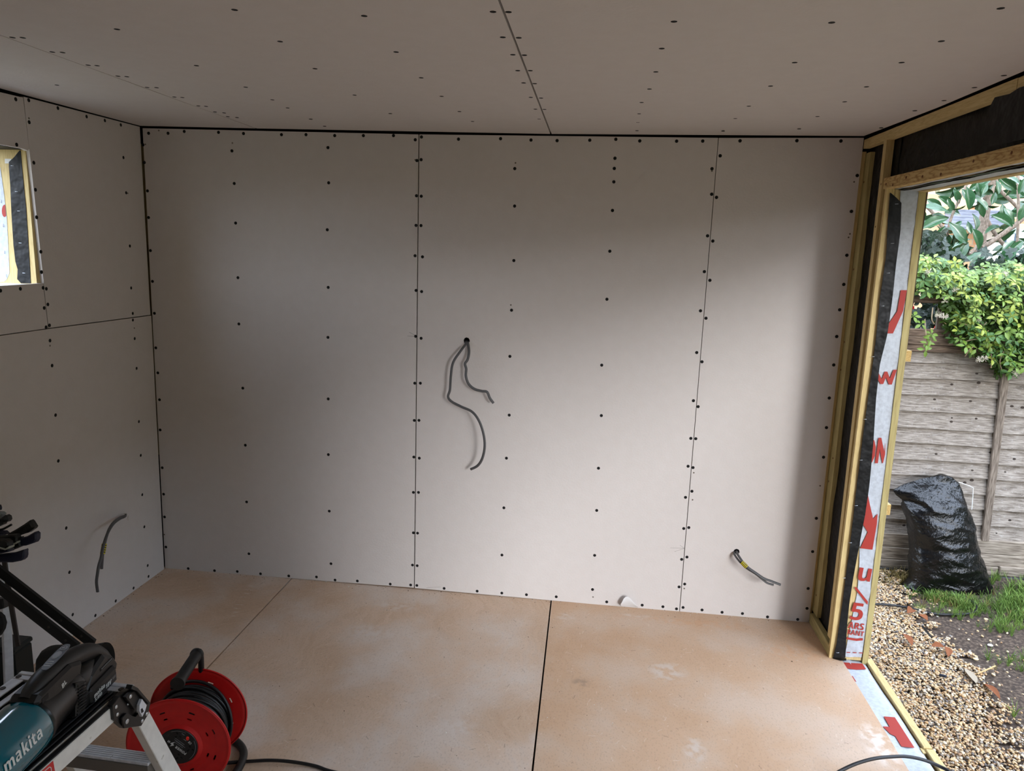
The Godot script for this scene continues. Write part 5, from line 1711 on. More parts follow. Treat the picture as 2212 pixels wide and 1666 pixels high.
func build_platform() -> void:
	var t := thing("work_platform", "folding aluminium work platform with the cordless vacuum lying on it", "work platform", Vector3(DO.x, 0, DO.z))
	t.rotation.y = -0.03
	var up := 0.54
	var g := G.new()
	g.box(Vector3(-0.128, up - 0.030, 0.0), Vector3(0.128, up - 0.007, 1.10))
	obj("deck_core", g, M.alu_dark, t)
	var ribs := [[-0.142, -0.112, 0], [-0.099, -0.083, 0], [-0.074, -0.060, 0], [-0.050, -0.036, 0], [-0.026, -0.012, 0], [-0.002, 0.012, 0], [0.022, 0.036, 0], [0.046, 0.060, 0], [0.070, 0.080, 1], [0.086, 0.098, 1], [0.104, 0.112, 1], [0.117, 0.124, 1], [0.129, 0.142, 1]]
	for rb in ribs:
		var z0 := 0.024
		g = G.new()
		g.box(Vector3(rb[0], up - 0.0035, z0), Vector3(rb[1], up, 1.10), 0.0012)
		obj("deck_rib", g, M.alu if rb[2] == 0 else M.alu_dark, t)
	g = G.new()   # pale line on the dark side
	g.box(Vector3(0.1245, up - 0.006, 0.06), Vector3(0.1262, up - 0.0005, 1.10))
	obj("deck_rib", g, M.alu_cream, t)
	# stepped strip across the end with a screw at either side
	for s in [[0.0, 0.012, 0.002], [0.013, 0.028, 0.0005]]:
		g = G.new()
		g.box(Vector3(-0.142, up - 0.010, -0.004 + s[0]), Vector3(0.142, up + s[2], -0.004 + s[1]), 0.0012)
		var st := obj("end_strip", g, M.alu, t)
		if s[0] > 0:
			for x in [-0.132, 0.124]:
				g = G.new()
				g.lathe([Vector2(0.0062, 0), Vector2(0.0062, 0.0012), Vector2(0.004, 0.0018), Vector2(0, 0.0012)], 12)
				obj("screw", g, M.steel_dark, st, Vector3(x, up + 0.0005, 0.0165))
	for x in [-0.131, 0.134]:
		g = G.new()
		g.lathe([Vector2(0.0062, 0), Vector2(0.0062, 0.0012), Vector2(0.004, 0.0018), Vector2(0, 0.0012)], 12)
		obj("screw", g, M.steel_dark, t, Vector3(x, up, 0.062))
	# side rails
	for s in [-1.0, 1.0]:
		g = G.new()
		g.box(Vector3(s * 0.130 - 0.012, up - 0.043, 0.03), Vector3(s * 0.130 + 0.012, up - 0.0035, 1.10), 0.002)
		obj("side_rail", g, M.alu_cream, t)
	# red warning label on the near rail
	g = G.new()
	g.prism(PackedVector2Array([Vector2(0.2385, -0.040), Vector2(0.31, -0.040), Vector2(0.31, -0.0055), Vector2(0.2415, -0.0055)]), 0.1418, 0.1424, Transform3D(Basis(Vector3.BACK, Vector3.UP, Vector3.LEFT) * Basis.from_scale(Vector3(1, 1, -1)), Vector3(0, up, 0)))
	var lb := obj("warning_label", g, mat(Color(0.72, 0.13, 0.13), 0.5), t)
	g = G.new()
	g.tube([Vector3(0.1426, up - 0.036, 0.2475), Vector3(0.1426, up - 0.015, 0.2485), Vector3(0.1426, up - 0.011, 0.252), Vector3(0.1426, up - 0.010, 0.30)], 0.0009, 5)
	obj("print", g, M.print_white, lb)
	# hinge on the near corner: black plates, rivets, latch
	var xl3 := Transform3D(Basis(Vector3(0, 0, -1), Vector3.UP, Vector3.RIGHT), Vector3.ZERO)   # local x = -z
	var hg := plate_on([243.5, 1525, 258, 1505, 270, 1495, 283, 1487, 298, 1508, 325, 1519, 321, 1542, 305.6, 1568.6, 268.6, 1574, 246, 1555], 0.136, 0.149, "hinge", M.black_gloss, t, up)
	plate_on([271, 1506, 280, 1498, 292, 1493, 306, 1514, 291, 1532, 279, 1516], 0.150, 0.158, "hinge_plate", M.black_plastic, hg, up)
	plate_on([264, 1552, 274, 1541, 284, 1546, 293, 1549, 300, 1540, 322, 1541, 305.6, 1568.6, 268.6, 1573], 0.150, 0.155, "hinge_plate", M.black_plastic, hg, up)
	plate_on([287, 1480, 299, 1487, 326, 1519, 321, 1521, 296, 1493, 284, 1489], 0.151, 0.166, "hinge_cover", M.black_plastic, hg, up)
	plate_on([307.5, 1510.5, 302, 1524, 301.6, 1537, 308, 1549, 314, 1536, 317.4, 1523.7], 0.158, 0.166, "latch", M.alu, hg, up)
	plate_on([304.5, 1533, 307.5, 1530, 310.5, 1537, 306, 1541], 0.166, 0.1665, "latch_slot", M.alu_dark, hg, up)
	for s in [[281.8, 1505, 0.158, 0.0048], [250.8, 1527.6, 0.149, 0.0042], [253.4, 1544, 0.149, 0.0042], [274.5, 1559, 0.155, 0.0055], [307, 1558, 0.155, 0.0042], [316.8, 1542.8, 0.155, 0.0042], [276, 1522, 0.149, 0.003], [295, 1538, 0.149, 0.0025]]:
		g = G.new()
		g.lathe([Vector2(s[3], -0.001), Vector2(s[3], 0.0008), Vector2(s[3] * 0.7, 0.0018), Vector2(0, 0.0022)], 12)
		var rv := obj("rivet", g, M.rivet, hg)
		rv.transform = Transform3D(Basis(Vector3.BACK, -PI / 2), dx_at(s[0], s[1], s[2]) + Vector3(0, up, 0))
	# legs at the far end, splayed away, and the ribbed step between them
	for s in [-1.0, 1.0]:
		var xa: float = 0.118 if s > 0 else -0.142
		var xb: float = 0.142 if s > 0 else -0.118
		g = G.new()
		var q := [Vector2(0.010, up - 0.06), Vector2(-0.033, up - 0.06), Vector2(-0.248, 0.0), Vector2(-0.196, 0.0)]
		g.prism(PackedVector2Array([Vector2(-q[0].x, q[0].y), Vector2(-q[1].x, q[1].y), Vector2(-q[2].x, q[2].y), Vector2(-q[3].x, q[3].y)]), xa, xb, xl3, 0.0015)
		obj("leg", g, M.alu_cream, t)
		g = G.new()
		g.prism(PackedVector2Array([Vector2(-1.04, up - 0.04), Vector2(-1.09, up - 0.04), Vector2(-1.33, 0.0), Vector2(-1.275, 0.0)]), xa, xb, xl3, 0.0015)
		obj("leg", g, M.alu_cream, t)
		g = G.new()
		g.prism(PackedVector2Array([Vector2(0.189, 0.0), Vector2(0.255, 0.0), Vector2(0.245, 0.025), Vector2(0.179, 0.025)]), xa - 0.003, xb + 0.003, xl3, 0.002)
		obj("foot", g, M.black_plastic, t)
	for k in 6:
		g = G.new()
		var za := -0.102 + k * 0.0064
		g.box(Vector3(-0.118, up - 0.258, za), Vector3(0.118, up - 0.250, za + 0.0052), 0.001)
		obj("step_rib", g, M.alu, t)
	g = G.new()
	g.box(Vector3(-0.118, up - 0.290, -0.104), Vector3(0.118, up - 0.258, -0.063), 0.001)
	obj("step", g, mat(Color(0.42, 0.40, 0.37), 0.6, 0.3), t)

func flipped(g: G) -> G:   # for solids whose corners were listed the other way round
	for i in range(0, g.v.size(), 3):
		var a := g.v[i + 1]
		g.v[i + 1] = g.v[i + 2]
		g.v[i + 2] = a
	for i in g.n.size():
		g.n[i] = -g.n[i]
	return g

func plate_on(px: Array, x0: float, x1: float, called: String, m: Material, par: Node, up: float) -> MeshInstance3D:
	var pp := PackedVector2Array()
	for i in range(0, px.size(), 2):
		var q := dx_at(px[i], px[i + 1], x1) + Vector3(0, up, 0)
		pp.push_back(Vector2(-q.z, q.y))
	var gg := G.new()
	gg.prism(pp, x0, x1, Transform3D(Basis(Vector3(0, 0, -1), Vector3.UP, Vector3.RIGHT), Vector3.ZERO), 0.0008)
	return obj(called, gg, m, par)

func build_vacuum() -> void:
	var t := thing("vacuum_cleaner", "black cordless vacuum cleaner with a teal canister lying on the platform", "vacuum cleaner", Vector3(0.82086, 0.542, 1.66359))
	t.rotation.y = 0.11
	var ax := Vector3(0.054, 0.057, 0)
	var along_z := Basis(Vector3.RIGHT, PI / 2)   # lathe axis y -> +z
	var g := G.new()
	g.lathe([Vector2(0.0, 0.226), Vector2(0.054, 0.228), Vector2(0.0555, 0.232), Vector2(0.056, 0.26), Vector2(0.0555, 0.34), Vector2(0.053, 0.40), Vector2(0.046, 0.43), Vector2(0.034, 0.448), Vector2(0.022, 0.455), Vector2(0, 0.456)], 48, Transform3D(along_z, ax), true)
	var can := obj("canister", g, M.teal, t)
	say(can, "glossy teal dust canister")
	var tm := lettering("makita", 0.029, 0.0008)
	var o := obj("logo", tm, M.print_white, can)
	var n := Vector3(0.955, 0.30, 0).normalized()
	o.transform = Transform3D(Basis(Vector3(0, 0, -1), n.cross(Vector3(0, 0, -1)), n) * Basis(Vector3(1.08, 0, 0), Vector3(0.22, 1, 0), Vector3(0, 0, 1)), ax + n * 0.0562 + Vector3(0, 0, 0.313))
	# motor housing behind the canister
	g = G.new()
	g.lathe([Vector2(0.0, 0.085), Vector2(0.036, 0.088), Vector2(0.044, 0.10), Vector2(0.044, 0.13), Vector2(0.0445, 0.17), Vector2(0.049, 0.20), Vector2(0.0535, 0.218), Vector2(0.0545, 0.2265), Vector2(0, 0.2275)], 40, Transform3D(along_z, ax), true)
	obj("motor_housing", g, M.black_gloss, t)
	g = G.new()
	g.ball(Vector3(0.050, 0.050, 0.055), Vector3(0.034, 0.036, 0.085), 24, 14)
	obj("motor_cover", g, M.black_gloss, t)
	g = G.new()
	g.box(Vector3(0.018, 0.0, -0.03), Vector3(0.090, 0.040, 0.13), 0.008)
	var body := obj("lower_body", g, M.black_plastic, t)
	for k in 10:
		g = G.new()
		var y := 0.020 + k * 0.0065
		g.tube([Vector3(0.0965 + 0.003 * sin(k * 0.33), y, 0.136 - k * 0.001), Vector3(0.099 + 0.003 * sin(k * 0.33), y - 0.004, 0.112 - k * 0.001)], 0.0016, 5)
		obj("vent_slat", g, M.black_matt, body)
	g = G.new()
	g.prism(PackedVector2Array([Vector2(-0.138, 0.016), Vector2(-0.106, 0.012), Vector2(-0.100, 0.075), Vector2(-0.128, 0.086)]), 0.080, 0.0975, Transform3D(Basis(Vector3(0, 0, -1), Vector3.UP, Vector3.RIGHT), Vector3.ZERO), 0.004)
	obj("vent_panel", g, M.black_plastic, t)
	# handle: a bow over the motor, thick in the middle, joining the nose and the battery mount
	var path := curve([Vector3(0.055, 0.106, 0.222), Vector3(0.055, 0.117, 0.196), Vector3(0.055, 0.1215, 0.160), Vector3(0.055, 0.1155, 0.100), Vector3(0.055, 0.100, 0.040), Vector3(0.055, 0.080, 0.002), Vector3(0.055, 0.053, -0.026), Vector3(0.055, 0.026, -0.043)], 6)
	var tp := []
	for i in path.size():
		var f := float(i) / (path.size() - 1)
		tp.push_back(lerpf(0.86, 1.06, smoothstep(0.0, 0.3, f)) if f < 0.5 else lerpf(1.06, 0.98, f * 2.0 - 1.0))
	g = G.new()
	g.tube(path, 0.0195, 20, tp, 0.96, false, Vector3.RIGHT)
	var hd := obj("handle", g, M.black_plastic, t)
	say(hd, "bow handle worn dusty on top")
	g = G.new()   # nose block between handle and canister
	g.prism(PackedVector2Array([Vector2(-0.234, 0.112), Vector2(-0.220, 0.121), Vector2(-0.120, 0.124), Vector2(-0.080, 0.108), Vector2(-0.092, 0.080), Vector2(-0.130, 0.062), Vector2(-0.180, 0.072), Vector2(-0.214, 0.096), Vector2(-0.231, 0.102)]), 0.026, 0.084, Transform3D(Basis(Vector3(0, 0, -1), Vector3.UP, Vector3.RIGHT), Vector3.ZERO), 0.006)
	obj("nose_block", g, M.black_plastic, t)
	o = obj("print", lettering("BL", 0.014, 0.0006), M.print_white, t)
	o.transform = Transform3D(Basis(Vector3(0, 0.25, -0.97), Vector3(0, 0.97, 0.25), Vector3.RIGHT), Vector3(0.0843, 0.098, 0.150))
	g = G.new()   # release latch slot on the nose
	g.box(Vector3(0.0838, 0.101, 0.200), Vector3(0.0846, 0.111, 0.220), 0.0)
	obj("latch", g, M.black_matt, t)
	# switch plate on top of the handle
	var xf := Transform3D(Basis(Vector3.RIGHT, 0.10), Vector3(0.058, 0.1435, 0.128))
	g = G.new()
	var oval := PackedVector2Array()
	for k in 28:
		var a := TAU * k / 28.0
		oval.push_back(Vector2(0.0105 * signf(cos(a)) * pow(absf(cos(a)), 0.6), 0.042 * signf(sin(a)) * pow(absf(sin(a)), 0.7)))
	g.prism(oval, 0.0, 0.0022, xf * Transform3D(Basis(Vector3.RIGHT, -PI / 2), Vector3.ZERO), 0.0006)
	var sp := obj("switch_plate", g, mat(Color(0.36, 0.37, 0.40), 0.5), t)
	for s in [[-0.027, 0.0075, 1.0], [-0.003, 0.0078, 1.7]]:
		g = G.new()
		g.lathe([Vector2(0.0078, 0), Vector2(0.0078, 0.001), Vector2(0.006, 0.0016), Vector2(0, 0.0016)], 18, xf * Transform3D(Basis.from_scale(Vector3(1, 1, s[2])), Vector3(0, 0.0022, s[0])))
		obj("button", g, mat(Color(0.56, 0.57, 0.59), 0.5), sp)
	for k in 3:
		g = G.new()
		g.box(Vector3(-0.006, 0.0022, 0.016 + k * 0.0065), Vector3(0.006, 0.0027, 0.0175 + k * 0.0065), 0.0, xf)
		obj("print", g, M.print_white, sp)
	g = G.new()
	var ring := []
	for k in 16:
		ring.push_back(xf * Vector3(0.0042 * cos(TAU * k / 16), 0.0041, -0.027 + 0.0042 * sin(TAU * k / 16)))
	g.tube(ring, 0.0005, 4, [], 1.0, true)
	obj("print", g, mat(Color(0.2, 0.2, 0.22), 0.5), sp)
	# battery mount and battery
	g = G.new()
	g.prism(PackedVector2Array([Vector2(-0.085, 0.036), Vector2(-0.060, 0.062), Vector2(-0.005, 0.078), Vector2(0.034, 0.050), Vector2(0.046, 0.030), Vector2(0.040, 0.012), Vector2(-0.080, 0.012)]), 0.024, 0.086, Transform3D(Basis(Vector3(0, 0, -1), Vector3.UP, Vector3.RIGHT), Vector3.ZERO), 0.007)
	obj("battery_mount", g, M.black_plastic, t)
	g = G.new()
	g.box(Vector3(0.016, 0.001, -0.022), Vector3(0.0955, 0.038, 0.079), 0.006)
	var bt := obj("battery", g, M.black_plastic, t)
	say(bt, "black battery with white lettering")
	g = G.new()
	g.box(Vector3(0.0955, 0.003, -0.016), Vector3(0.0960, 0.022, 0.074), 0.0)
	obj("battery_band", g, mat(Color(0.03, 0.035, 0.06), 0.5), bt)
	var side := Basis(Vector3(0, 0, -1), Vector3.UP, Vector3.RIGHT) * Basis(Vector3(1, 0, 0), Vector3(0.2, 1, 0), Vector3(0, 0, 1))
	for s in [["makita", 0.0125, 0.0195, 0.052], ["5.0Ah", 0.0105, 0.009, 0.057], ["18V", 0.0135, 0.0125, 0.017]]:
		o = obj("print", lettering(s[0], s[1], 0.0005), M.print_white, bt)
		o.transform = Transform3D(side, Vector3(0.0963, s[2], s[3]))
	for k in 2:
		g = G.new()
		g.box(Vector3(0.0962, 0.016 - k * 0.003, -0.013), Vector3(0.0964, 0.0172 - k * 0.003, 0.001), 0.0)
		obj("print", g, M.print_grey, bt)
	g = G.new()
	g.box(Vector3(0.0862, 0.050, -0.022), Vector3(0.0870, 0.0565, 0.028), 0.0)
	obj("rating_strip", g, M.black_matt, t)
	for k in 9:
		g = G.new()
		g.box(Vector3(0.0870, 0.052, -0.018 + k * 0.0048), Vector3(0.0872, 0.0545, -0.0155 + k * 0.0048), 0.0)
		obj("print", g, M.print_grey, t)
	# wrist strap looping behind the handle
	var sp2 := []
	for s in [[209, 1397, 0.05], [213, 1391, 0.05], [219, 1389.5, 0.045], [228, 1392, 0.04], [235, 1402, 0.035], [238, 1415, 0.035], [238, 1428, 0.035], [235, 1440, 0.04]]:
		sp2.push_back(t.transform.affine_inverse() * (DO + DB * dx_at(s[0], s[1], s[2])))
	var pts := []
	var cv := curve(sp2, 5)
	for p in cv:
		pts.push_back(p + Vector3(-0.009, 0.0, 0.004))
		pts.push_back(p + Vector3(0.009, 0.0, -0.004))
	g = G.new()
	g.grid(pts, 2, cv.size(), false)
	var back := []
	for p in pts:
		back.push_back(p + Vector3(0, -0.0008, 0.0012))
	g.grid(back, 2, cv.size(), true)
	obj("wrist_strap", g, M.black_matt, t)

func build_reel() -> void:
	var t := thing("cable_reel", "red plastic cable reel wound with black cable on a black tubular stand", "cable reel", Vector3(0.859, 0, 1.272))
	t.rotation.y = 0.158
	var cy := 0.156
	var R := 0.141
	# flanges with slots cut through: cells of a polar grid, left out where a slot is
	for s in [1.0, -1.0]:
		var g := G.new()
		var radii := [0.052, 0.058, 0.066, 0.0815, 0.0865, 0.102, 0.107, 0.130, 0.138, 0.141]
		var dish := [0.0035, 0.0035, -0.001, -0.0025, -0.0028, -0.0025, -0.002, 0.0, 0.002, 0.0]
		var seg := 120
		for i in radii.size() - 1:
			for k in seg:
				var mid := fposmod((k + 0.5) * 3.0, 45.0)
				if (i == 3 and absf(mid - 22.5) < 4.5) or (i == 5 and absf(mid - 22.5) < 4.5):
					continue
				var c := []
				for q in [[i, k], [i + 1, k], [i + 1, k + 1], [i, k + 1]]:
					var a: float = deg_to_rad(q[1] * 3.0)
					c.push_back(Vector3(cos(a) * radii[q[0]], sin(a) * radii[q[0]], dish[q[0]] * s))
				var d := Vector3(0, 0, 0.0016)
				g.quad(c[0] + d, c[1] + d, c[2] + d, c[3] + d)
				g.quad(c[3] - d, c[2] - d, c[1] - d, c[0] - d)
		g.tube(circle(R - 0.0008, 72), 0.0026, 8, [], 1.0, true)
		g.tube(circle(0.056, 48, 0.0035 * s), 0.0026, 8, [], 1.0, true)
		var fl := obj("flange", g, M.red_plastic, t, Vector3(0, cy, 0.074 * s))
		if s > 0:
			say(fl, "front red disc around the socket panel")
	var g := G.new()
	g.lathe([Vector2(0.055, -0.070), Vector2(0.055, 0.070)], 40, Transform3D(Basis(Vector3.RIGHT, PI / 2), Vector3(0, cy, 0)))
	obj("drum", g, M.red_plastic, t)
	# the wound cable: two untidy layers and a loose last turn
	var r := RandomNumberGenerator.new()
	r.seed = 9
	var path := []
	var turns := 15
	for layer in 2:
		for k in turns * 40:
			var a := TAU * k / 40.0
			var f := float(k) / (turns * 40.0)
			var z := lerpf(-0.064, 0.064, f if layer == 0 else 1.0 - f)
			var rr := 0.089 + layer * 0.0085 + 0.0035 * sin(a * 0.37 + layer * 2.0) + 0.003 * sin(f * 23.0)
			z += 0.005 * sin(a * 0.9 + f * 9.0) * layer
			path.push_back(Vector3(cos(a) * rr, sin(a) * rr + cy, z))
	g = G.new()
	g.tube(path, 0.0046, 6)
	for k in 6:      # crossing turns on top
		var q := []
		var z0 := r.randf_range(-0.05, 0.05)
		for j in 49:
			var a := TAU * j / 48.0
			q.push_back(Vector3(cos(a) * (0.1045 + 0.002 * sin(a * 2.0 + k)), sin(a) * (0.1045 + 0.002 * cos(a * 3.0)) + cy, z0 + 0.014 * sin(a + k * 1.3)))
		g.tube(q, 0.0046, 6)
	obj("wound_cable", g, M.black_rubber, t)
	g = G.new()
	var loose := []
	for j in 30:
		var a := deg_to_rad(lerpf(125.0, -38.0, j / 29.0))
		loose.push_back(Vector3(cos(a) * 0.114, sin(a) * 0.114 + cy, lerpf(-0.05, -0.02, j / 29.0) - 0.01 * sin(j * 0.2)))
	loose.append_array([Vector3(0.075, 0.060, 0.01), Vector3(0.060, 0.035, 0.03), Vector3(0.045, 0.02, 0.045)])
	g.tube(curve(loose, 2), 0.0046, 8)
	obj("loose_turn", g, M.black_rubber, t)
	# socket panel
	var fz := 0.0795
	g = G.new()
	g.lathe([Vector2(0.054, -0.02), Vector2(0.054, 0.0), Vector2(0.0525, 0.0015), Vector2(0, 0.0015)], 48, Transform3D(Basis(Vector3.RIGHT, PI / 2), Vector3(0, cy, fz)))
	var panel := obj("socket_panel", g, M.black_plastic, t)
	var turn := Basis(Vector3.BACK, deg_to_rad(128.0))     # the reel has come to rest with its print upside down
	for s in [[-0.026, 0.018, 0], [0.026, 0.018, 0], [-0.026, -0.022, 1], [0.026, -0.022, 1]]:
		for h in [[0.0, 0.0085, 0.0021, 0.0040], [-0.0062, -0.006, 0.0034, 0.0020], [0.0062, -0.006, 0.0034, 0.0020]]:
			g = G.new()
			g.box(Vector3(-h[2], -h[3], -0.0002), Vector3(h[2], h[3], 0.0003), 0.0, Transform3D(turn, Vector3(0, cy, fz + 0.0015) + turn * Vector3(s[0] + h[0], s[1] + h[1] * 0.8, 0)))
			obj("socket_hole", g, mat(Color(0.008, 0.008, 0.009), 0.95), panel)
	g = G.new()
	g.lathe([Vector2(0.0052, 0), Vector2(0.0052, 0.002), Vector2(0.004, 0.003), Vector2(0, 0.003)], 18, Transform3D(Basis(Vector3.RIGHT, PI / 2) * Basis.from_scale(Vector3(0.8, 1, 1.15)), Vector3(0.0285, cy + 0.0265, fz + 0.001)))
	say(obj("reset_button", g, mat(Color(0.90, 0.16, 0.08), 0.4), panel), "bright red reset button")
	var o := obj("print", lettering("POWER", 0.0105, 0.0004), M.print_white, panel)
	var wr := Basis(Vector3.BACK, deg_to_rad(139.0))
	o.transform = Transform3D(wr, Vector3(0.0085, cy - 0.011, fz + 0.0018))
	o = obj("print", lettering("M", 0.0085, 0.0004), M.print_white, panel)
	o.transform = Transform3D(wr, Vector3(-0.0225, cy + 0.0165, fz + 0.0018))
	g = G.new()
	var bolt := PackedVector2Array([Vector2(-0.006, 0.001), Vector2(0.001, 0.010), Vector2(0.0005, 0.003), Vector2(0.006, 0.0015), Vector2(-0.002, -0.010), Vector2(-0.0005, -0.002)])
	g.prism(bolt, 0.0, 0.0005, Transform3D(wr, Vector3(-0.0135, cy + 0.009, fz + 0.0016)))
	obj("print", g, M.print_white, panel)
	o = obj("print", lettering("CE", 0.0085, 0.0004), M.print_white, panel)
	o.transform = Transform3D(Basis(Vector3.BACK, deg_to_rad(128.0)), Vector3(0.034, cy + 0.0125, fz + 0.0018))
	for s in [[0.000, 0.019, 0.030], [0.004, 0.014, 0.032], [0.0005, 0.011, 0.026], [0.002, 0.0235, 0.034]]:   # lines of small print
		g = G.new()
		g.box(Vector3(-s[2] / 2, -0.0005, 0), Vector3(s[2] / 2, 0.0005, 0.0003), 0.0, Transform3D(wr, Vector3(s[0] + 0.004, cy + s[1] - 0.006, fz + 0.0016)))
		obj("print", g, M.print_grey, panel)
	for s in [[0.017, 0.0385], [0.021, 0.021]]:
		g = G.new()
		g.box(Vector3(-0.0045, -0.001, 0), Vector3(0.0045, 0.001, 0.0003), 0.0, Transform3D(wr, Vector3(s[0], cy + s[1], fz + 0.0016)))
		obj("print", g, M.print_grey, panel)
	for s in [[60.0, 108.0], [-52.0, 22.0]]:
		var q := []
		for k in 19:
			var a := deg_to_rad(lerpf(s[0], s[1], k / 18.0))
			q.push_back(Vector3(cos(a) * 0.0485, sin(a) * 0.0485 + cy, fz + 0.0016))
		g = G.new()
		g.tube(q, 0.0005, 4)
		obj("print", g, M.print_grey, panel)
	# stand: a bent tube from the foot loop up the back to the grip
	var inv := t.transform.affine_inverse()
	var h0 := inv * Vector3(0.868, 0.356, 1.215)
	var h1 := inv * Vector3(0.891, 0.356, 1.363)
	h0 = inv * wd(426, 1413, 1.90)
	h1 = inv * wd(383, 1478, 1.90 * 13.42374982 / 14.4034754 * 1.073)
	h1 = inv * (CAM + sight(383, 1478) * 1.965 * 1.0)
	h0 = inv * (CAM + sight(426, 1413) * 2.108)
	var ax := (h1 - h0).normalized()
	g = G.new()
	var rp := []
	var tp := []
	for k in 45:
		rp.push_back(h0.lerp(h1, k / 44.0))
		tp.push_back((1.18 if k < 3 or k > 41 else (1.0 if k % 2 == 0 else 0.9)))
	g.tube(rp, 0.0162, 18, tp)
	say(obj("grip", g, M.black_plastic, t), "ribbed black grip")
	g = G.new()
	g.tube(curve([h0 - ax * 0.004, h0 - ax * 0.02 + Vector3(0, -0.006, 0), h0 - ax * 0.026 + Vector3(0, -0.04, 0), Vector3(0.0, 0.20, -0.100), Vector3(0.0, 0.10, -0.102), Vector3(0.02, 0.03, -0.115), Vector3(0.06, 0.014, -0.13)], 6), 0.0085, 12)
	obj("upright", g, M.black_plastic, t)
	g = G.new()
	var fp := []
	for s in [Vector3(0.80, 0.0125, 1.115), Vector3(0.87, 0.0125, 1.105), Vector3(0.925, 0.0125, 1.128), Vector3(0.965, 0.0125, 1.165), Vector3(0.983, 0.0125, 1.215), Vector3(0.985, 0.0125, 1.28), Vector3(0.97, 0.0125, 1.36), Vector3(0.92, 0.0125, 1.395), Vector3(0.83, 0.0125, 1.39), Vector3(0.765, 0.0125, 1.36), Vector3(0.745, 0.0125, 1.28), Vector3(0.755, 0.0125, 1.17), Vector3(0.775, 0.0125, 1.128)]:
		fp.push_back(inv * s)
	fp.push_back(fp[0])
	g.tube(curve(fp, 5), 0.0118, 14)
	obj("foot_loop", g, M.black_plastic, t)
	g = G.new()
	g.tube([Vector3(0, cy, -0.104), Vector3(0, cy, 0.07)], 0.012, 14)
	obj("axle", g, M.black_plastic, t)

func circle(r: float, k: int, z := 0.0) -> Array:
	var o := []
	for i in k:
		o.push_back(Vector3(cos(TAU * i / k) * r, sin(TAU * i / k) * r, z))
	return o

# a slab with its outline traced on a plane square to the line of sight at a depth, given real thickness
func slab(px: Array, depth: float, thick: float, bevel := 0.002, k := 0.13211, ox := 0.0, oy := 1080.0) -> G:
	var pp := PackedVector2Array()
	for i in range(0, px.size(), 2):
		var x: float = ox + px[i] * k
		var y: float = oy + px[i + 1] * k
		pp.push_back(Vector2((x - 1106.0) / FOCAL, -(y - 833.0) / FOCAL) * depth)
	var g := G.new()
	g.prism(pp, -depth - thick / 2, -depth + thick / 2, Transform3D(view, CAM), bevel)
	return g

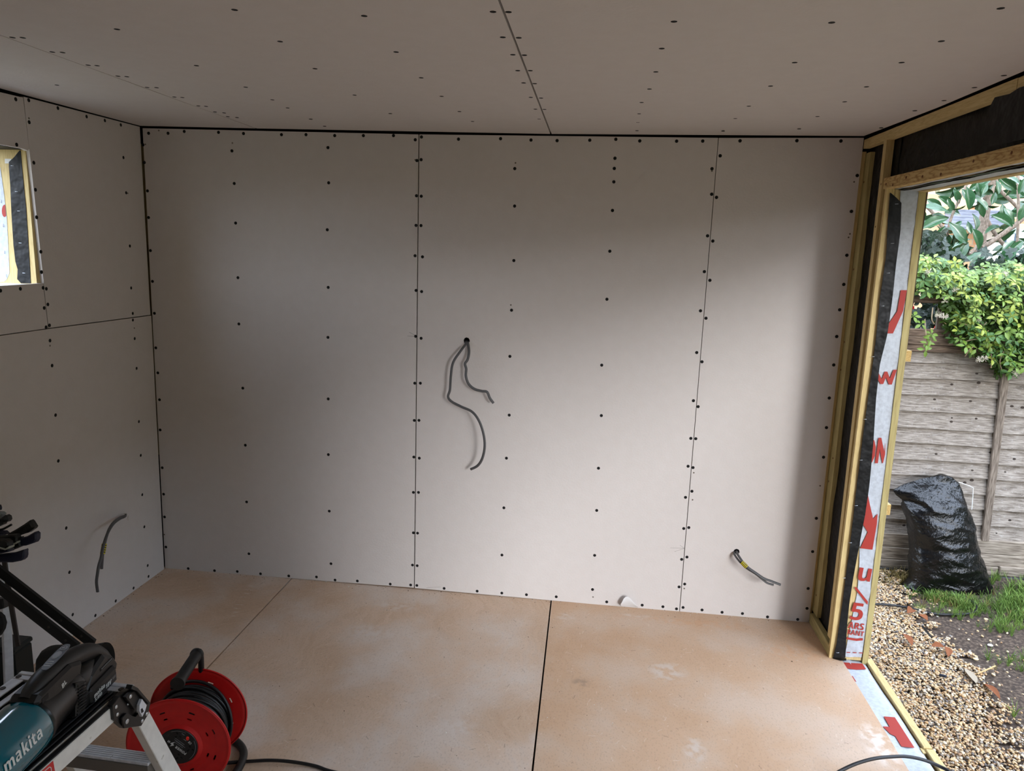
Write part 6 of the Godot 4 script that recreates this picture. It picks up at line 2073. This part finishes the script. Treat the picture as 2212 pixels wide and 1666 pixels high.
func build_clamps() -> void:
	var D := 2.20
	# an aluminium trestle leg that the clamps hang on
	var t := thing("trestle_leg", "upright aluminium trestle leg at the left edge behind the clamps", "trestle", Vector3.ZERO)
	var a := wd(8, 1200, D + 0.14)
	var b := wd(19, 1470, D + 0.14)
	var d := (b - a).normalized()
	var foot := b + d * (b.y / -d.y)
	var g := G.new()
	var up := (a - foot).normalized()
	var sx := Vector3(0.75, 0, 0.66).cross(up).normalized()
	var bz := sx.cross(up).normalized()
	g.box(Vector3(-0.012, 0, -0.02), Vector3(0.012, (a - foot).length(), 0.02), 0.002, Transform3D(Basis(sx, up, bz), foot))
	obj("post", g, M.alu, t)
	g = G.new()
	g.box(Vector3(-0.06, 0.001, -0.03), Vector3(0.035, 0.02, 0.03), 0.003, Transform3D(Basis.IDENTITY, Vector3(foot.x, 0, foot.z)))
	obj("foot", g, M.black_plastic, t)
	# quick-grip bar clamps
	var cl := "bar clamps hanging at the left edge"
	var c := thing("bar_clamp", "lowest bar clamp with a dark blue trigger and a long hanging steel bar", "clamp", Vector3.ZERO, cl)
	obj("trigger", slab([-120, 905, 85, 878, 230, 865, 415, 805, 430, 800, 434, 900, 420, 950, 380, 985, 240, 1012, -120, 1012], D, 0.026, 0.004), M.blue_plastic, c)
	obj("jaw", slab([-120, 640, 130, 640, 180, 680, 188, 745, 130, 785, -120, 735], D - 0.02, 0.026, 0.004), M.black_plastic, c)
	obj("pad", slab([-120, 738, 0, 742, 130, 786, 190, 748, 190, 775, 130, 808, 0, 770, -120, 765], D - 0.02, 0.030, 0.002), M.pad, c)
	obj("body", slab([-120, 800, 60, 810, 190, 790, 195, 835, 60, 865, -120, 880], D, 0.03, 0.004), M.blue_plastic, c)
	obj("bar", slab([35, 1010, 110, 1005, 185, 1490, 333, 2384, 262, 2400, 140, 1690], D, 0.006, 0.0008), M.steel_dark, c)
	g = G.new()
	g.lathe([Vector2(0.003, 0), Vector2(0.003, 0.001), Vector2(0, 0.001)], 10)
	var rv := obj("rivet", g, M.steel_dark, c)
	rv.transform = Transform3D(view * Basis(Vector3.RIGHT, PI / 2), wd(38, 1387, D - 0.0035))
	c = thing("bar_clamp", "middle bar clamp with a blue trigger reaching furthest right", "clamp", Vector3.ZERO, cl)
	obj("trigger", slab([355, 620, 470, 590, 600, 515, 634, 545, 632, 640, 600, 690, 460, 738, 375, 747], D + 0.045, 0.026, 0.004), M.blue_plastic, c)
	obj("body", slab([190, 800, 255, 808, 385, 748, 350, 600, 320, 610, 300, 700, 220, 720], D + 0.045, 0.03, 0.004), M.black_plastic, c)
	obj("jaw", slab([-120, 590, 100, 580, 200, 560, 290, 560, 320, 610, 315, 680, 262, 715, 180, 655, -120, 640], D + 0.03, 0.026, 0.004), M.black_plastic, c)
	obj("pad", slab([175, 655, 265, 700, 322, 665, 322, 690, 265, 722, 200, 692], D + 0.03, 0.030, 0.002), M.pad, c)
	c = thing("bar_clamp", "upper bar clamp with a ribbed black grip slanting up", "clamp", Vector3.ZERO, cl)
	obj("grip", slab([150, 552, 300, 470, 420, 395, 520, 324, 545, 345, 600, 435, 582, 465, 490, 530, 400, 555, 310, 592, 200, 590], D + 0.07, 0.028, 0.006), M.black_plastic, c)
	obj("trigger", slab([-120, 520, 0, 505, 90, 505, 140, 550, 110, 565, -120, 590], D + 0.06, 0.024, 0.004), M.blue_plastic, c)
	g = G.new()
	g.tube(curve([wd(-14, 1146, D + 0.07), wd(4, 1144, D + 0.07), wd(15, 1139, D + 0.07), wd(25, 1133.5, D + 0.07)], 5), 0.0035, 8)
	obj("release_lever", g, M.black_plastic, c)
	c = thing("bar_clamp", "topmost clamp end with a short black knob above the others", "clamp", Vector3.ZERO, cl)
	obj("knob", slab([-120, 400, 0, 330, 60, 285, 120, 240, 160, 265, 172, 320, 145, 355, 90, 357, 80, 395, 0, 432, -120, 480], D + 0.09, 0.034, 0.008), M.black_plastic, c)
	obj("cap", slab([-120, 190, 40, 195, 78, 225, 40, 290, -20, 330, -120, 330], D + 0.10, 0.03, 0.006), mat(Color(0.55, 0.58, 0.58), 0.5), c)
	obj("tip", slab([-120, 60, 0, 85, 14, 130, 10, 165, -120, 210], D + 0.10, 0.02, 0.004), M.blue_plastic, c)
	c = thing("bar_clamp", "black clamp half hidden at the left edge under the long rails", "clamp", Vector3.ZERO, cl)
	obj("jaw", slab([-120, 105, 95, 82, 112, 160, 115, 240, -120, 310], D + 0.02, 0.03, 0.003, 0.13211, 0.0, 1280.0), M.black_plastic, c)
	obj("grip", slab([-120, 300, 0, 332, 60, 390, 92, 500, 70, 600, 10, 700, -120, 780], D + 0.02, 0.034, 0.01, 0.13211, 0.0, 1280.0), M.black_matt, c)
	# two long black bars leaning down across the tool bag
	for s in [[-40, 1189.5, -40, 1210, 206, 1383, 199, 1401, 2.15, "upper long black steel rail slanting down behind the vacuum"], [-40, 1224, -40, 1247, 172, 1391, 158, 1406, 2.12, "lower long black steel rail slanting down behind the vacuum"]]:
		g = G.new()
		var dp: float = s[8]
		var p0 := wd(s[0], s[1], dp)
		var p1 := wd(s[2], s[3], dp)
		var q0 := wd(s[2], s[3], dp)
		var wv := (wd(s[4], s[5], dp) - wd(s[6], s[7], dp))
		p0 = wd(s[0], s[1] + 1.5, dp)
		p1 = wd(s[4], s[5], dp)
		q0 = wd(s[2], s[3] + 4.5, dp)
		var q1 := wd(s[6], s[7], dp)
		var th := view.z * 0.006
		g.hexa([q0 - th, q1 - th, p1 - th, p0 - th, q0 + th, q1 + th, p1 + th, p0 + th])
		var rail := obj("steel_rail", g, M.black_matt)
		tag(rail, s[9], "rail", "long black rails")
		for f in [0.90, 0.72]:
			g = G.new()
			g.lathe([Vector2(0.0035, 0), Vector2(0.0035, 0.001), Vector2(0.001, 0.0004)], 10)
			rv = obj("hole", g, M.steel_dark, rail)
			rv.transform = Transform3D(view * Basis(Vector3.RIGHT, PI / 2), (p0.lerp(p1, f) + q0.lerp(q1, f)) / 2.0 + th)
	# the soft black tool bag they rest on, and a dark green case behind it
	var pts := []
	var nz := noise(7.0, 210, FastNoiseLite.TYPE_SIMPLEX_SMOOTH, 3)
	var rows := 26
	var cols := 40
	for j in rows + 1:
		var f := float(j) / rows
		for k in cols:
			var an := TAU * k / cols
			var ex := 0.098 * (1.0 - 0.30 * pow(f, 2.0)) * signf(cos(an)) * pow(absf(cos(an)), 0.6)
			var ez := 0.07 * (1.0 - 0.55 * pow(f, 1.5)) * signf(sin(an)) * pow(absf(sin(an)), 0.6)
			var shrink := 1.0 if f < 0.9 else lerpf(1.0, 0.1, (f - 0.9) / 0.1)
			var p := Vector3(0.335 + ex * shrink, 0.002 + 0.262 * (f if f < 0.9 else 0.9 + (f - 0.9) * 0.5), 1.09 - ez * shrink)
			p += Vector3(cos(an), 0.3, -sin(an)) * nz.get_noise_3dv(p) * 0.016 * minf(1.0, f * 6.0)
			pts.push_back(p)
	g = G.new()
	g.grid(pts, cols, rows + 1, false, true)
	tag(obj("tool_bag", g, M.black_matt), "soft black tool bag slumped behind the work platform", "tool bag")
	var cs := thing("storage_case", "dark green plastic case standing beside the trestle leg", "case", Vector3.ZERO)
	var c0 := wd(24, 1404, 2.42)
	g = G.new()
	g.box(Vector3(c0.x - 0.12, 0.001, c0.z - 0.09), Vector3(c0.x + 0.002, c0.y - 0.02, c0.z - 0.005), 0.006)
	obj("body", g, mat(Color(0.035, 0.075, 0.07), 0.5), cs)
	g = G.new()
	g.box(Vector3(c0.x - 0.123, c0.y - 0.019, c0.z - 0.093), Vector3(c0.x + 0.005, c0.y, c0.z - 0.002), 0.006)
	obj("lid", g, mat(Color(0.035, 0.075, 0.07), 0.5), cs)

func build_cables() -> void:
	# supply lead of the reel: over the floor, out of the picture and back over the sill
	var g := G.new()
	g.tube(curve([wy(440, 1655, 0.02), wy(470, 1651, 0.012), wy(497, 1648, 0.012), wy(540, 1645, 0.010), wy(585, 1643, 0.014), wy(630, 1646, 0.012), wy(680, 1655, 0.007), wy(740, 1672, 0.007), Vector3(1.6, 0.007, 1.22), Vector3(2.1, 0.007, 1.18), Vector3(2.5, 0.007, 1.05), wy(1770, 1690, 0.007), wy(1815, 1666, 0.02), wy(1850, 1650, 0.035), wy(1890, 1639, 0.045), wy(1930, 1635, 0.045), wy(1960, 1635, 0.04), wy(1995, 1642, 0.03), wy(2030, 1656, 0.022), wy(2060, 1674, 0.018), Vector3(3.20, -0.02, 1.02), Vector3(3.32, -0.12, 1.1), Vector3(3.7, -0.135, 1.3)], 8), 0.0052, 10)
	tag(obj("extension_cable", g, M.black_rubber), "black rubber cable trailing from the reel over the floor and out across the sill", "cable")
	# grey twin cables out of the walls
	var t := thing("wall_cable", "pair of long grey cables curling from the hole in the middle of the back wall", "cable", Vector3.ZERO, "cables left hanging from the walls")
	flat_cable([[1007, 737, -0.03], [1006.5, 740, 0.005], [1005, 745, 0.02], [996, 757, 0.045], [979, 783, 0.06], [974, 812, 0.06], [972, 842, 0.055], [968, 857, 0.055], [976, 868, 0.06], [997, 879, 0.07], [1020, 890, 0.085], [1035, 910, 0.095], [1044.5, 938, 0.10], [1047, 965, 0.10], [1042, 990, 0.09], [1032, 1006, 0.075], [1017, 1014, 0.055]], 0.0052, t)
	flat_cable([[1010, 737, -0.03], [1010.5, 740, 0.005], [1012, 748, 0.02], [1013, 762, 0.03], [1010, 777, 0.04], [1004.5, 786, 0.045], [1007, 797, 0.045], [1006.5, 813, 0.05], [1012, 829, 0.05], [1024, 840, 0.05], [1040, 845, 0.05], [1052, 847, 0.05], [1058, 860, 0.045], [1066, 871, 0.04]], 0.0050, t)
	t = thing("wall_cable", "short taped grey cables poking from the hole low on the right of the back wall", "cable", Vector3.ZERO, "cables left hanging from the walls")
	flat_cable([[1588, 1190, -0.03], [1586, 1193, 0.004], [1586.5, 1198, 0.02], [1593, 1208, 0.045], [1601, 1217, 0.06], [1613, 1228, 0.07], [1632, 1240, 0.08], [1647, 1252, 0.085], [1657, 1259.5, 0.085], [1671, 1264, 0.085]], 0.0042, t)
	flat_cable([[1592, 1190, -0.03], [1591, 1192, 0.005], [1593, 1197, 0.025], [1598, 1205, 0.05], [1605, 1215, 0.066], [1616, 1226.5, 0.078], [1634, 1239, 0.088], [1650, 1250, 0.092], [1665, 1255.5, 0.092], [1686, 1263.5, 0.09]], 0.0050, t)
	tape_band([[1602.5, 1215, 0.062], [1613, 1225.5, 0.073]], "z", t)
	t = thing("wall_cable", "taped grey cables drooping from the hole low on the left wall", "cable", Vector3.ZERO, "cables left hanging from the walls")
	flat_cable([[272, 1113, -0.03], [269, 1115, 0.01], [259, 1118, 0.04], [246, 1128, 0.075], [236, 1143, 0.10], [229, 1163, 0.115], [224, 1184, 0.12], [221.5, 1200, 0.12], [219.5, 1229, 0.115]], 0.0052, t, "x")
	flat_cable([[270, 1116, -0.03], [267, 1118, 0.01], [258, 1122, 0.045], [245, 1132, 0.08], [234.5, 1148, 0.105], [227, 1167, 0.12], [222, 1186, 0.125], [218.5, 1205, 0.125], [213.5, 1222, 0.125], [210.5, 1240, 0.125], [208.5, 1258, 0.12], [211, 1279, 0.12]], 0.0052, t, "x")
	tape_band([[225.5, 1175, 0.119], [221.5, 1197, 0.122]], "x", t)
	# plaster torn round that hole
	g = G.new()
	var r := RandomNumberGenerator.new()
	r.seed = 6
	for k in 12:
		var p := wx(272 + r.randf_range(-5, 6), 1115 + r.randf_range(-6, 8), 0.0015)
		g.ball(p, Vector3(0.002, 0.004, 0.003) * r.randf_range(0.5, 1.2), 6, 4)
	obj("torn_plaster", g, M.board_edge, t)
	# a curl of film at the foot of the back wall
	g = G.new()
	var pts := []
	for j in 8:
		for k in 9:
			var f := k / 8.0
			var v := j / 7.0
			var top := lerpf(1310, [1303, 1294, 1289.5, 1289.5, 1292, 1297, 1302.5, 1307.5, 1312][k], v)
			var px := lerpf(1342.5, 1378.5, f) - (1.0 - f) * 2.0 * sin(v * PI)
			pts.push_back(wz(px, lerpf(top, top + 2.5 * f, 1.0 - v), 0.004 + 0.03 * sin(v * 1.6) * (1.0 - f * 0.8)))
	g.grid(pts, 9, 8, false)
	var back := []
	for p in pts:
		back.push_back(p - Vector3(0, 0, 0.0006))
	g.grid(back, 9, 8, true)
	tag(obj("paper_curl", g, mat(Color(0.84, 0.84, 0.84), 0.45)), "curl of torn white paper at the foot of the back wall", "paper scrap")
	# crumbs of plaster and sawdust along the walls and on the floor
	g = G.new()
	g.ball(Vector3.ZERO, Vector3(1, 0.6, 0.8), 6, 4)
	var where := []
	var tint := []
	for k in 520:
		var p := Vector3(r.randf_range(0.03, 2.93), 0.001, absf(r.randfn()) * 0.02 + 0.004)
		if k % 3 == 0:
			p = Vector3(absf(r.randfn()) * 0.02 + 0.004, 0.001, r.randf_range(0.02, 1.1))
		elif k % 3 == 1:
			p = Vector3(r.randf_range(0.05, 2.9), 0.0005, r.randf_range(0.02, 1.5))
		var s := r.randf_range(0.0008, 0.0024) * (1.6 if r.randf() < 0.06 else 1.0)
		where.push_back(Transform3D(Basis(Vector3.UP, r.randf() * TAU).scaled_local(Vector3(s, s * 0.7, s)), p))
		tint.push_back(Color(0.86, 0.84, 0.80).srgb_to_linear() if r.randf() < 0.62 else Color(0.36, 0.28, 0.20).srgb_to_linear())
	tag(multi("plaster_crumbs", g.mesh(), M.stone, where, tint), "crumbs of plaster and sawdust scattered over the plywood floor", "debris", "", "stuff")

func flat_cable(px: Array, r: float, parent: Node, plane := "z") -> void:
	var p := []
	for s in px:
		p.push_back(wz(s[0], s[1], s[2]) if plane == "z" else wx(s[0], s[1], s[2]))
	var g := G.new()
	g.tube(curve(p, 6), r * 1.12, 10, [], 0.7)
	obj("cable", g, M.cable_grey, parent)

func tape_band(px: Array, plane: String, parent: Node) -> void:
	var a := wz(px[0][0], px[0][1], px[0][2]) if plane == "z" else wx(px[0][0], px[0][1], px[0][2])
	var b := wz(px[1][0], px[1][1], px[1][2]) if plane == "z" else wx(px[1][0], px[1][1], px[1][2])
	for k in 9:
		var g := G.new()
		g.tube([a.lerp(b, k / 9.0), a.lerp(b, (k + 1) / 9.0)], 0.0092 if k % 2 == 0 else 0.0088, 12)
		obj("tape", g, M.tape if k % 2 == 0 else M.tape_dark, parent)
